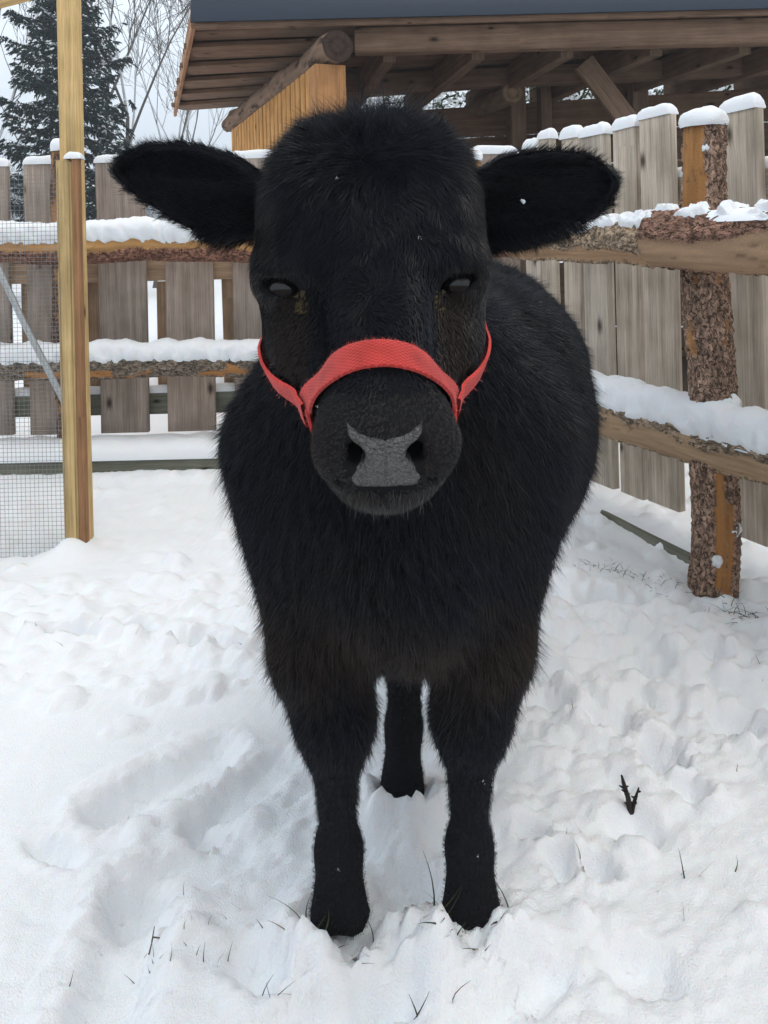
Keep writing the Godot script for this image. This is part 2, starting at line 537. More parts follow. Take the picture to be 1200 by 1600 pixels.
func clods(x: float, z: float, wob: float) -> float:
	var key := Vector2i(floori(x / 0.06), floori(z / 0.06))
	if not clod_grid.has(key): return 0.0
	var best := 0.0
	for c in clod_grid[key]:
		var q: float = Vector2(x - c[0], z - c[1]).length() / c[2] + 0.45 * wob
		if q < 1.2:
			best = maxf(best, c[3] * pow(maxf(0.0, 1.0 - q * q / 1.44), 0.65))
	return best

func ground_height(x: float, z: float) -> float:
	var h: float = 0.018 * gn.wide.get_noise_2d(x, z)
	var d := -z
	if d > 4.5 or absf(x) > 3.0 or d < 0.3:
		return h + 0.02 * gn.mid.get_noise_2d(x, z)
	# how trampled the snow is
	var right := smoothstep(0.08, 0.3, x) * smoothstep(1.15, 1.4, d) * (1.0 - smoothstep(1.85, 2.05, d + 0.2 * (0.6 - x)))
	var left := smoothstep(1.5, 1.62, d) * (1.0 - smoothstep(1.95, 2.2, d)) * (1.0 - smoothstep(0.05, 0.3, x)) * smoothstep(-1.25, -0.9, x)
	var under := 1.0 - smoothstep(0.18, 0.42, Vector2(x - 0.03, (z + 1.08) * 0.7).length())
	var near_ := (1.0 - smoothstep(1.0, 1.25, d)) * 0.4
	var lefts := smoothstep(-0.42, -0.2, x) * (1.0 - smoothstep(1.15, 1.5, d)) * 0.35
	var back := smoothstep(2.0, 2.3, d) * 0.3
	var tr := clampf(maxf(maxf(right, left), maxf(under * 0.65, maxf(near_, maxf(lefts, back)))), 0.06, 1.0)
	var wx: float = x + 0.03 * gn.warp.get_noise_2d(x, z)
	var wz: float = z + 0.03 * gn.warp.get_noise_2d(x + 9.0, z)
	var ln: float = gn.lump.get_noise_2d(wx, wz); var cn: float = gn.clod.get_noise_2d(wx, wz)
	var lump := sqrt(ln * ln + 0.02)
	var clod := sqrt(cn * cn + 0.015)
	var pick := smoothstep(-0.2, 0.35, gn.mid.get_noise_2d(x * 2.0 + 7.0, z * 2.0))
	h += tr * (0.030 * (lump - 0.35) + 0.010 * (clod - 0.3) * pick)
	h += clods(x + 0.008 * cn, z + 0.008 * gn.clod.get_noise_2d(wx + 4.0, wz), gn.fine.get_noise_2d(x, z))
	h += 0.012 * gn.mid.get_noise_2d(x, z) * (0.4 + tr) + (0.0022 + 0.0045 * tr) * gn.fine.get_noise_2d(x, z) + 0.007 * tr * gn.crumb.get_noise_2d(x, z)
	var rag: float = 0.5 * gn.clod.get_noise_2d(x + 3.0, z) + 0.35 * gn.fine.get_noise_2d(x, z)
	for p in PRINTS:
		var dx: float = x - p[0]; var dz: float = z - p[1]
		if absf(dx) > 0.16 or absf(dz) > 0.16: continue
		var c := cos(p[4]); var s := sin(p[4])
		var q := Vector2((dx * c + dz * s) / p[2], (-dx * s + dz * c) / p[3]).length() + 0.3 * rag
		h -= p[5] * (1.0 - smoothstep(0.45, 1.1, q))
		h += p[5] * 0.22 * exp(-pow((q - 1.45) / 0.35, 2.0)) * (0.6 + rag)
	for f in FURROWS:
		var a := Vector2(f[0], f[1]); var b := Vector2(f[2], f[3])
		var pp := Vector2(x, z)
		if (pp - (a + b) * 0.5).length() > 0.35: continue
		var t := clampf((pp - a).dot(b - a) / (b - a).length_squared(), 0.0, 1.0)
		var q: float = (pp - a.lerp(b, t)).length() / f[4] + 0.3 * rag
		var dp := lerpf(f[5], f[6], t)
		h -= dp * (1.0 - smoothstep(0.35, 1.15, q))
		h += dp * 0.22 * exp(-pow((q - 1.5) / 0.35, 2.0)) * (0.7 + rag)
	for f in HOOVES:
		var q := Vector2(x - f[0], z - f[1] ).length()
		if q > 0.14: continue
		var ring := exp(-pow((q - 0.062) / 0.03, 2.0))
		h += ring * (0.033 + 0.012 * rag) * clampf(1.0 + 0.7 * (z - f[1]) / 0.06, 0.3, 1.7)
	# drifted up against the foot of the fences and posts
	h += 0.05 * exp(-pow((Vector2(x + 0.93, z + 2.27).length()) / 0.07, 2.0))
	h += 0.025 * smoothstep(2.6, 2.95, d) * (1.0 if d < 3.0 else 0.5)
	return h

func build_ground() -> void:
	gn = {"wide": noise(3, 0.5, 2), "mid": noise(4, 3.2, 3), "warp": noise(5, 6.0, 2), "lump": noise(6, 6.5, 2), "clod": noise(8, 17.0, 2), "fine": noise(9, 55.0, 3), "crumb": noise(10, 24.0, 3)}
	scatter_clods()
	var xs := []
	var x := 0.0
	var half := []
	var step := 0.0075
	while x < 90.0:
		x += step
		if x > 0.62 and x < 1.6: step = 0.0125
		elif x >= 1.6: step *= 1.22
		half.append(x)
	for k in range(half.size() - 1, -1, -1): xs.append(-half[k])
	xs.append(0.0)
	for k in half: xs.append(k)
	var zs := []
	var z := 0.8
	step = 0.12
	while z > 0.3:
		zs.append(6.0 if zs.is_empty() else z); z -= step
	step = 0.05
	while z > -0.75: zs.append(z); z -= 0.08
	z = -0.75
	while z > -110.0:
		zs.append(z)
		var d := -z
		if d < 1.45: step = 0.0065
		elif d < 2.2: step = 0.010
		elif d < 3.3: step = 0.017
		else: step *= 1.2
		z -= step
	var b := MB.new()
	for zz in zs:
		for xx in xs:
			b.add(Vector3(xx, ground_height(xx, zz), zz), Vector3.UP)
	b.lattice(0, xs.size(), zs.size())
	b.smooth()
	if b.n[100].y < 0:
		b.flip(); b.smooth()
	var o := put("snow_ground", b.mesh(M.snow), self)
	tag(o, "trampled white snow covering the paddock ground", "", "", "structure")

# ---------------------------------------------------------------- fences
func snow_on(parent: Node, w: float, d: float, h: float, at: Vector3, slope := 0.0) -> void:
	var t := Transform3D(Basis(Vector3.BACK, atan(slope)), at)
	put("snow_cap", snow_cushion(w, d, h, rng.randi_range(1, 9999)), parent, t)

func back_fence() -> void:
	var t := thing("board_fence", "brown-grey board fence with two snow-topped log rails, behind the calf", "fence", Vector3(-0.8, 0, -3.1))
	var zf := -0.07
	var cx := -1.62
	# front boards (world x of the centre, width, top)
	var fb := [[-2.10, 0.19, 1.24], [-1.86, 0.18, 1.225], [-1.62, 0.17, 1.23], [-1.385, 0.16, 1.235], [-1.075, 0.195, 1.235], [-0.80, 0.195, 1.23], [-0.525, 0.19, 1.24], [-0.27, 0.19, 1.235], [-0.02, 0.19, 1.23], [0.22, 0.18, 1.235], [0.45, 0.19, 1.235]]
	for k in fb.size():
		var a: Array = fb[k]
		var o := put("board", beam(a[1], 0.026, a[2] - 0.13, M.brown_board if k % 2 else M.brown_board_b, 5, 0.004, 0.004, rng.randf_range(-0.02, 0.02)), t, Transform3D(Basis(Vector3.BACK, rng.randf_range(-0.01, 0.01)), Vector3(a[0] + 0.8, 0.13, zf + rng.randf_range(-0.004, 0.004))))
		snow_on(o, a[1] + 0.004, 0.034, 0.034, Vector3(0, a[2] - 0.13, 0))
	# boards of the far side, seen in the gaps, warmer and shorter
	for k in fb.size() - 1:
		var xm: float = (fb[k][0] + fb[k + 1][0]) * 0.5 + 0.8
		var h0 := 0.29; var h1 := 0.74 + rng.randf_range(-0.03, 0.03)
		var o := put("back_board", beam(0.12, 0.022, h1 - h0, M.gap_board, 3, 0.002), t, Transform3D(Basis.IDENTITY, Vector3(xm + 0.038, h0, zf - 0.077)))
	# squared rails between the two rows of boards, each with its line of snow
	for h in [0.24, 0.79]:
		var a := Vector3(-1.5, h, zf - 0.04); var b := Vector3(1.35, h, zf - 0.04)
		var o := put("rail", beam(0.09, 0.045, a.distance_to(b), M.green_timber if h < 0.5 else M.gap_board, 4), t, along(a, b, Vector3.BACK))
		put("snow_cap", snow_cushion(a.distance_to(b), 0.05, 0.028, 77 + int(h * 100), 60, 6), o, Transform3D(Basis(Vector3(0, 1, 0), Vector3(-1, 0, 0), Vector3(0, 0, 1)), Vector3(-0.045, a.distance_to(b) / 2, 0)))
	# log posts
	for q in [[-1.275, 1.275, 0.042], [0.345, 1.20, 0.05]]:
		var o := put("post", log_mesh(q[1] + 0.05, q[2] + 0.004, q[2], 40 + int(q[1] * 100), {"bare": -0.05 if q[0] < 0 else 0.6, "bark": Color(0.3, 0.2, 0.16), "wood": Color(0.62, 0.33, 0.15)}), t, Transform3D(Basis.IDENTITY, Vector3(q[0] + 0.8, -0.05, 0.015)))
		put("snow_cap", snow_disc(q[2] * 1.1, 0.05, 12), o, Transform3D(Basis.IDENTITY, Vector3(0, q[1] + 0.05, 0)))
	# log rails
	var up := Vector3.UP
	var rails := [[0.885, 0.050, 0.054, 71, -0.45, Color(0.42, 0.22, 0.16), Color(0.74, 0.42, 0.17), [[0.55, 0.62, 0.0, 3.2]], 0.055], [0.425, 0.046, 0.045, 93, -0.36, Color(0.38, 0.32, 0.26), Color(0.68, 0.33, 0.12), [[-0.55, 0.3, 1.0, 1.35]], 0.050]]
	for q in rails:
		var a := Vector3(-1.6, q[0] + 0.01, 0.09); var b := Vector3(1.35, q[0] - 0.012, 0.09)
		var xf := along(a, b, up)
		var len_ := a.distance_to(b)
		var o := put("log_rail", log_mesh(len_, q[1], q[2], q[3], {"bare": q[4], "bark": q[5], "wood": q[6], "seg": 40, "step": 0.012, "thick": 0.005, "strips": q[7]}), t, xf)
		put("snow_cap", log_snow(len_, q[1], q[2], q[8], 1.25, q[3] + 5), o)
	# timber at the foot, with a ledge of snow
	var a2 := Vector3(-1.6, 0.035, 0.06); var b2 := Vector3(1.32, 0.035, 0.06)
	var f := put("base_timber", beam(0.085, 0.17, a2.distance_to(b2), M.green_timber, 4), t, along(a2, b2, Vector3.BACK))
	put("snow_cap", snow_cushion(2.9, 0.19, 0.065, 31, 90, 8), f, Transform3D(Basis(Vector3(0, 1, 0), Vector3(-1, 0, 0), Vector3(0, 0, 1)), Vector3(-0.042, 1.46, 0)))

var FA := Vector3(0.5235, 0, -2.935)      # where the right-hand fence meets the back one
var FU := Vector3(0.436, 0, 0.90)         # its direction, towards the camera

func right_fence() -> void:
	var u := FU.normalized()
	var nrm := Vector3(-u.z, 0, u.x)      # towards the paddock
	var t := thing("board_fence", "pale grey upright board fence with snow caps, receding along the right side", "fence", FA)
	var s := 0.03
	var widths := [0.105, 0.085, 0.105, 0.135, 0.115, 0.14, 0.125, 0.13, 0.14, 0.12, 0.135, 0.13, 0.14, 0.12]
	var k := 0
	for w0 in widths:
		var w: float = w0 - 0.016
		var bot := 0.085 + rng.randf_range(-0.012, 0.012)
		var top := 1.225 + rng.randf_range(-0.012, 0.012) + 0.015 * sin(k * 1.7)
		var at: Vector3 = u * (s + w / 2) + Vector3(0, bot, 0) + nrm * rng.randf_range(-0.005, 0.005)
		var bs := Basis(u, Vector3.UP, u.cross(Vector3.UP)).rotated(nrm, rng.randf_range(-0.012, 0.012))
		var sl := rng.randf_range(-0.07, 0.07)
		var o := put("board", beam(w, 0.03, top - bot, M.grey_board if (k * 7) % 3 else M.grey_board_b, 5, 0.003, 0.004, sl), t, Transform3D(bs, at))
		snow_on(o, w + 0.006, 0.042, 0.032 + rng.randf() * 0.01, Vector3(0, top - bot - 0.001, 0), sl)
		s += w + rng.randf_range(0.024, 0.036)
		k += 1
	for h in [0.30, 1.02]:
		var a: Vector3 = u * 0.02 - nrm * 0.045 + Vector3(0, h, 0)
		var b: Vector3 = u * s - nrm * 0.045 + Vector3(0, h, 0)
		var o := put("rail", beam(0.08, 0.05, a.distance_to(b), M.grey_board_b, 3), t, along(a, b, nrm))
		var L := a.distance_to(b)
		var up_local := along(a, b, nrm).basis.inverse() * Vector3.UP
		var xl := Vector3(0, 1, 0)
		var bs := Basis(xl, up_local, xl.cross(up_local))
		put("snow_cap", snow_cushion(L, 0.05, 0.03, 55 + int(h * 10), 50, 6), o, Transform3D(bs, up_local * 0.04 + Vector3(0, L / 2, 0)))

func log_rails_right() -> void:
	var t := thing("log_rail_fence", "rough bark log post carrying two thick round rails at the right", "log fence", Vector3(0.80, 0, -1.92))
	var org := Vector3(0.80, 0, -1.92)
	var p := put("post", log_mesh(1.23, 0.050, 0.046, 301, {"bare": -0.5, "strips": [[2.9, 0.95, 0.95, 2.0], [1.75, 0.22, 0.1, 0.40], [1.3, 0.16, 0.06, 0.3]], "seg": 64, "step": 0.008, "thick": 0.008, "bark": Color(0.56, 0.39, 0.30), "bark_dark": Color(0.16, 0.115, 0.095), "wood": Color(0.68, 0.34, 0.13)}), t, Transform3D(Basis(Vector3.BACK, 0.0), Vector3(0, -0.07, 0)))
	put("snow_cap", snow_disc(0.058, 0.045, 14), p, Transform3D(Basis.IDENTITY, Vector3(0, 1.228, 0)))
	# top: a thinner far log and a thick near log whose ends meet in front of the post
	var rl := [
		{"a": Vector3(0.44, 0.868, -2.62), "b": Vector3(0.712, 0.872, -1.93), "r0": 0.042, "r1": 0.059, "seed": 411, "bare": -0.30, "strips": [[-0.7, 0.35, 0.0, 3.0]], "bark": Color(0.58, 0.45, 0.33), "wood": Color(0.66, 0.43, 0.26), "snow": 0.02, "spread": 0.95, "patchy": -0.12},
		{"a": Vector3(0.675, 0.885, -1.915), "b": Vector3(1.15, 0.878, -1.15), "r0": 0.066, "r1": 0.080, "seed": 437, "bare": -0.4, "strips": [[-0.75, 0.85, 0.0, 3.0]], "bark": Color(0.44, 0.26, 0.20), "wood": Color(0.70, 0.47, 0.30), "snow": 0.012, "spread": 1.0, "patchy": 0.14},
		{"a": Vector3(0.46, 0.385, -2.62), "b": Vector3(1.10, 0.372, -1.22), "r0": 0.054, "r1": 0.056, "seed": 459, "bare": -0.3, "strips": [[-0.55, 0.62, 0.0, 3.0]], "bark": Color(0.52, 0.41, 0.31), "wood": Color(0.66, 0.46, 0.29), "snow": 0.045, "spread": 1.2, "patchy": -1.0}]
	for q in rl:
		var a: Vector3 = q.a - org; var b: Vector3 = q.b - org
		var xf := along(a, b, Vector3.UP)
		var L := a.distance_to(b)
		var o := put("log_rail", log_mesh(L, q.r0, q.r1, q.seed, {"bare": q.bare, "bark": q.bark, "bark_dark": Color(0.14, 0.10, 0.075), "wood": q.wood, "seg": 60, "step": 0.008, "thick": 0.006, "strips": q.strips}), t, xf)
		put("snow_cap", log_snow(L, q.r0 + 0.003, q.r1 + 0.003, q.snow, q.spread, q.seed + 3, Vector3(0, 0, 1), q.patchy), o)
	# lumps of snow stuck to the post
	for q in [[0.026, 0.475, 0.045, 0.052], [-0.012, 0.10, 0.05, 0.022], [0.030, 0.255, 0.040, 0.016], [-0.015, 1.10, 0.043, 0.016], [0.036, 0.17, 0.034, 0.034]]:
		put("snow_lump", snow_blob(q[3] * 0.55, int(q[1] * 1000)), p, Transform3D(Basis.IDENTITY, Vector3(q[0], q[1] + 0.07, q[2])))

# the side of the paddock behind the camera; the calf's eyes mirror it as a dark band
func near_fence() -> void:
	var t := thing("board_fence", "brown board fence closing the paddock behind the camera", "fence", Vector3(0, 0, 1.25))
	var x := -6.0
	while x < 6.0:
		put("board", beam(0.19, 0.026, 1.2, M.brown_board, 2), t, Transform3D(Basis.IDENTITY, Vector3(x, 0.05, 0.0)))
		x += 0.2
	for h in [0.3, 1.0]:
		put("rail", beam(0.09, 0.05, 12.1, M.brown_board_b, 2), t, along(Vector3(-6.1, h, 0.04), Vector3(6.0, h, 0.04), Vector3.BACK))

func ground_board() -> void:
	var a := Vector3(0.67, -0.004, -2.44); var b := Vector3(0.86, 0.008, -1.95)
	var o := put("loose_board", beam(0.055, 0.03, a.distance_to(b), M.green_timber, 4, 0.004), self, along(a, b, Vector3(-0.8, 0.4, 0.4).normalized()))
	tag(o, "greenish board lying half buried in snow at the foot of right fence", "board")

func mesh_enclosure() -> void:
	var org := Vector3(-0.933, 0, -2.29)
	var t := thing("mesh_gate_frame", "tall yellow timber post with fine wire mesh stretched to its left", "mesh fence", org)
	put("post", beam(0.058, 0.05, 2.35, M.treated, 6, 0.003, 0.005), t, Transform3D(Basis.IDENTITY, Vector3(0.006, -0.04, -0.03)))
	put("stile", beam(0.040, 0.025, 1.19, M.treated_old, 5, 0.002, 0.004), t, Transform3D(Basis.IDENTITY, Vector3(-0.006, -0.04, 0.0085)))
	var rp := put("side_post", beam(0.020, 0.028, 1.185, M.red_post, 5, 0.001, 0.003), t, Transform3D(Basis.IDENTITY, Vector3(0.031, -0.03, 0.010)))
	put("batten", beam(0.006, 0.018, 1.18, M.treated_old, 5, 0.001, 0.002), t, Transform3D(Basis.IDENTITY, Vector3(0.0175, -0.035, 0.014)))
	snow_on(rp, 0.05, 0.04, 0.02, Vector3(-0.006, 1.185, 0))
	# top bar that leaves the picture at upper left
	var a := Vector3(-0.02, 1.585, -0.03); var b := Vector3(-1.2, 1.66, 0.25)
	put("top_bar", beam(0.05, 0.045, 1.2, M.treated, 3), t, along(Vector3(-0.025, 1.690, -0.03), Vector3(-1.2, 1.41, -0.03)))
	# welded mesh, 12.7 mm squares
	var m := MB.new()
	var x0 := -0.95; var x1 := -0.02
	var w := 0.0006
	var zz := 0.0225
	var top := 1.13
	var nx := int((x1 - x0) / 0.0127)
	for i in nx + 1:
		var x := x1 - i * 0.0127
		var wob := 0.0015 * sin(i * 1.9)
		tube(m, [Vector3(x + wob, -0.02, zz), Vector3(x - wob, 0.55, zz + 0.004 * sin(i * 0.7)), Vector3(x, top, zz)], [w, w, w], 4, Color.WHITE)
	var ny := int(top / 0.0127)
	for j in ny + 1:
		var y := -0.01 + j * 0.0127
		tube(m, [Vector3(x0, y + 0.01, zz + w * 1.6), Vector3((x0 + x1) / 2, y + 0.003 * sin(j * 0.31), zz + w * 1.6 + 0.003 * sin(j * 0.5)), Vector3(x1, y, zz + w * 1.6)], [w, w, w], 4, Color.WHITE)
	put("wire_mesh", m.mesh(M.wire), t)
	# behind the mesh
	var rod := MB.new()
	tube(rod, [Vector3(-1.50, 0.98, -2.86), Vector3(-1.33, 0.62, -2.84), Vector3(-1.16, 0.29, -2.82)], [0.012, 0.012, 0.012], 10, Color.WHITE)
	var o := put("metal_rod", rod.mesh(M.galv), self)
	tag(o, "grey galvanised rod leaning against the back rail behind the wire mesh", "rod")

# ---------------------------------------------------------------- open shed beyond the fence
func shed() -> void:
	var t := thing("shed", "open timber shelter with flat metal-edged roof beyond the fence", "shed", Vector3(0.8, 0, -4.8))
	var org := Vector3(0.8, 0, -4.8)
	var nl := Vector3(-0.945, 2.035, -4.0); var nr := Vector3(4.2, 2.04, -4.0)
	var fl := Vector3(-1.77, 2.02, -6.7); var fr := Vector3(3.6, 2.02, -5.1)
	# planks of the roof's underside, each its own board, alternately higher and lower
	var np := 12
	for k in np:
		var f0 := (k + 0.03) / np; var f1 := (k + 0.97) / np
		var a := nl.lerp(fl, (f0 + f1) / 2); var b := nr.lerp(fr, (f0 + f1) / 2)
		var wd := nl.distance_to(fl) / np * (0.80 if k % 2 else 0.98)
		var up := 0.035 if k % 2 else 0.0
		if k == 0: continue
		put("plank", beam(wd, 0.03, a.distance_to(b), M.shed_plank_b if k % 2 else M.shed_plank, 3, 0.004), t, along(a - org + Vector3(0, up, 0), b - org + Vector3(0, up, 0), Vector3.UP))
	# closed deck above the planks
	var dk := MB.new()
	var up2 := Vector3(0, 0.07, 0); var up3 := Vector3(0, 0.12, 0)
	var cs := [nl, nr, fr, fl]
	for lay in 2:
		var st := dk.v.size()
		for c in cs: dk.add(c - org + (up3 if lay else up2), Vector3(0, 1 if lay else -1, 0))
		dk.quad(st, st + 1, st + 2, st + 3)
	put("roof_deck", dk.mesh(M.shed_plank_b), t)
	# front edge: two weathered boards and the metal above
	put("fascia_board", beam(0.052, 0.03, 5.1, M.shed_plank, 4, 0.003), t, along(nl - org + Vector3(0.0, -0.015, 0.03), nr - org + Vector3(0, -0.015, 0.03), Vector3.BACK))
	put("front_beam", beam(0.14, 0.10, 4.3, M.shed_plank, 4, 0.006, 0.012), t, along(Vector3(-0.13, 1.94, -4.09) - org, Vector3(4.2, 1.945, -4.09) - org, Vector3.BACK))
	for k in 9:
		var rx := 0.05 + k * 0.48
		put("rafter", beam(0.07, 0.15, 2.0 - k * 0.09, M.shed_plank_b, 2), t, along(Vector3(rx, 1.925, -4.17) - org, Vector3(rx - 0.3, 1.925, -6.05 + k * 0.11) - org, Vector3.UP))
	var rf := MB.new()
	for lay in 2:
		var st := rf.v.size()
		var off := Vector3(0, 0.0, 0.0) if lay == 0 else Vector3(0, 0.01, -0.02)
		var pr := [Vector2(0.012, 0.062), Vector2(-0.016, 0.064), Vector2(-0.012, 0.07), Vector2(0.22, 0.02), Vector2(0.5, -0.6)]
		for q in pr:
			for e in 2:
				var c := nl if e == 0 else nr
				rf.add(c - org + Vector3(-0.015 if e == 0 else 0.0, q.x, q.y) + off, Vector3.BACK)
		rf.lattice(st, 2, pr.size())
	rf.smooth()
	put("metal_sheet", rf.mesh(M.roof_metal), t)
	put("verge_board", beam(0.10, 0.025, nl.distance_to(fl) - 0.02, M.verge, 3), t, along(nl - org + Vector3(-0.016, 0.02, 0.0), fl - org + Vector3(-0.016, 0.02, 0), Vector3.LEFT))
	# dry earth under the roof, where no snow lies
	var so := MB.new()
	var sg := noise(808, 3.0, 3)
	for j in 15:
		for i in 25:
			var p := nl.lerp(nr, i / 24.0).lerp(fl.lerp(fr, i / 24.0), j / 14.0)
			var e := smoothstep(0.0, 0.12, minf(minf(i / 24.0, 1.0 - i / 24.0), minf(j / 14.0, 1.0 - j / 14.0)))
			so.add(Vector3(p.x, -0.03 + 0.07 * e + 0.02 * sg.get_noise_2d(p.x, p.z), p.z), Vector3.UP)
	so.lattice(0, 25, 15)
	so.smooth()
	if so.n[180].y < 0: so.flip(); so.smooth()
	tag(put("bare_earth", so.mesh(M.soil), self), "", "", "", "structure")
	# round log on the side wall
	var la := Vector3(-0.215, 1.875, -3.93); var lb := Vector3(-1.30, 1.88, -6.5)
	put("log_beam", log_mesh(la.distance_to(lb), 0.082, 0.056, 611, {"bare": 0.3, "wood": Color(0.42, 0.29, 0.21), "bark": Color(0.2, 0.14, 0.11), "end": Color(0.11, 0.075, 0.06), "step": 0.03, "seg": 32}), t, along(la - org, lb - org, Vector3.UP))
	put("post", beam(0.165, 0.15, 1.85, M.orange_post, 5, 0.003, 0.008), t, Transform3D(Basis(Vector3.UP, 0.35), Vector3(-0.28, -0.05, -4.05) - org))
	# slatted side wall
	var wa := Vector3(-0.36, 0, -4.12); var wb := Vector3(-1.22, 0, -6.35)
	var nsl := 22
	for k in nsl:
		var f := (k + 0.5) / nsl
		var p := wa.lerp(wb, f)
		put("slat", beam(0.078, 0.03, 1.84, M.orange_slat, 3, 0.002), t, Transform3D(Basis(Vector3.UP, atan2(-(wb - wa).z, (wb - wa).x)), Vector3(p.x, -0.03, p.z) - org))
	for h in [0.5, 1.6]:
		put("rail", beam(0.07, 0.04, wa.distance_to(wb), M.orange_post, 2), t, along(wa + Vector3(0.06, h, -0.02) - org, wb + Vector3(0.06, h, -0.02) - org, Vector3(0.93, 0, -0.36)))
	# low back wall of wide boards
	var ba := Vector3(-0.75, 0, -6.1); var bb := Vector3(3.4, 0, -5.05)
	for k in 8:
		var h := 0.12 + k * 0.232
		put("wall_board", beam(0.225, 0.03, ba.distance_to(bb), M.shed_plank if k % 2 else M.shed_plank_b, 3, 0.004), t, along(ba + Vector3(0, h, 0) - org, bb + Vector3(0, h, 0) - org, Vector3(0.25, 0, 0.97)))
	# inner posts, ties and a brace
	for q in [[0.95, -5.45, 0.11], [1.75, -5.30, 0.12], [2.6, -4.9, 0.14], [1.15, -5.45, 0.08]]:
		put("post", beam(q[2], q[2], 2.06, M.shed_plank_b, 3), t, Transform3D(Basis(Vector3.UP, 0.2), Vector3(q[0], -0.03, q[1]) - org))
	put("brace", beam(0.12, 0.05, 0.75, M.shed_plank_b, 3), t, along(Vector3(1.16, 1.88, -4.42) - org, Vector3(1.62, 1.32, -4.55) - org, Vector3.BACK))
	put("tie_beam", beam(0.12, 0.10, 4.4, M.shed_plank_b, 3), t, along(Vector3(-0.5, 1.93, -5.2) - org, Vector3(3.9, 1.93, -4.7) - org, Vector3.BACK))
	put("log_beam", log_mesh(0.9, 0.075, 0.07, 633, {"bare": 0.5, "wood": Color(0.35, 0.27, 0.2), "seg": 20, "step": 0.05}), t, along(Vector3(0.86, 1.83, -5.0) - org, Vector3(0.70, 1.84, -5.88) - org, Vector3.UP))
	put("post", beam(0.12, 0.12, 1.75, M.shed_plank_b, 3), t, Transform3D(Basis.IDENTITY, Vector3(3.9, -0.03, -4.2) - org))

# ---------------------------------------------------------------- trees
func limb(b: MB, tips: Array, a: Vector3, dir: Vector3, length: float, r: float, level: int, o: Dictionary) -> void:
	var pts := [a]; var rad := [r]
	var p := a; var d := dir.normalized()
	var n := 5 if level > 1 else 3
	for k in n:
		d = (d + Vector3(rng.randfn(0, o.wob), rng.randfn(0, o.wob) + o.rise * (0.5 if level == o.levels else 1.0), rng.randfn(0, o.wob))).normalized()
		p += d * length / n
		pts.append(p); rad.append(maxf(o.thin, r * (1.0 - 0.75 * (k + 1.0) / n)))
	tube(b, pts, rad, 6 if level > 2 else 3, o.col if rng.randf() > o.frost else o.frost_col)
	tips.append(p)
	if level <= 0: return
	var kids: int = o.kids + (2 if level == o.levels else 0)
	for k in kids:
		var f := rng.randf_range(0.3, 1.0)
		var i := mini(n - 1, int(f * n))
		var q: Vector3 = pts[i].lerp(pts[i + 1], f * n - i)
		var ax := Vector3(rng.randfn(), rng.randfn(), rng.randfn()).normalized()
		var nd: Vector3 = (d + ax * o.spread).normalized()
		limb(b, tips, q, nd, length * rng.randf_range(0.45, 0.75), maxf(o.thin, lerpf(r, rad[n], f) * 0.6), level - 1, o)

func bare_tree(called: String, label: String, category: String, at: Vector3, dir: Vector3, h: float, r: float, o: Dictionary, group: String) -> void:
	var t := thing(called, label, category, at, group)
	var b := MB.new()
	var tips := []
	var trunk := MB.new()
	var q: Vector3 = dir.normalized()
	var pts := []; var rad := []
	for k in 7:
		var f := k / 6.0
		pts.append(q * h * 0.45 * f + Vector3(sin(f * 4.0 + at.x) * 0.05, -0.1 if k == 0 else 0.0, cos(f * 3.0 + at.x) * 0.04)); rad.append(r * (1.0 - 0.35 * f))
	tube(trunk, pts, rad, 9, o.col)
	put("trunk", trunk.mesh(M.bark_far), t)
	for k in o.main:
		var f: float = 0.35 + 0.65 * (k + 1.0) / o.main
		var i := mini(5, int(f * 6))
		var ax := Vector3(rng.randfn(), rng.randf() * 0.5, rng.randfn()).normalized()
		limb(b, tips, pts[i + 1], (q + ax * o.spread * 0.8).normalized(), h * rng.randf_range(0.4, 0.58), r * 0.55, o.levels, o)
	put("crown", b.mesh(M.bark_far), t)

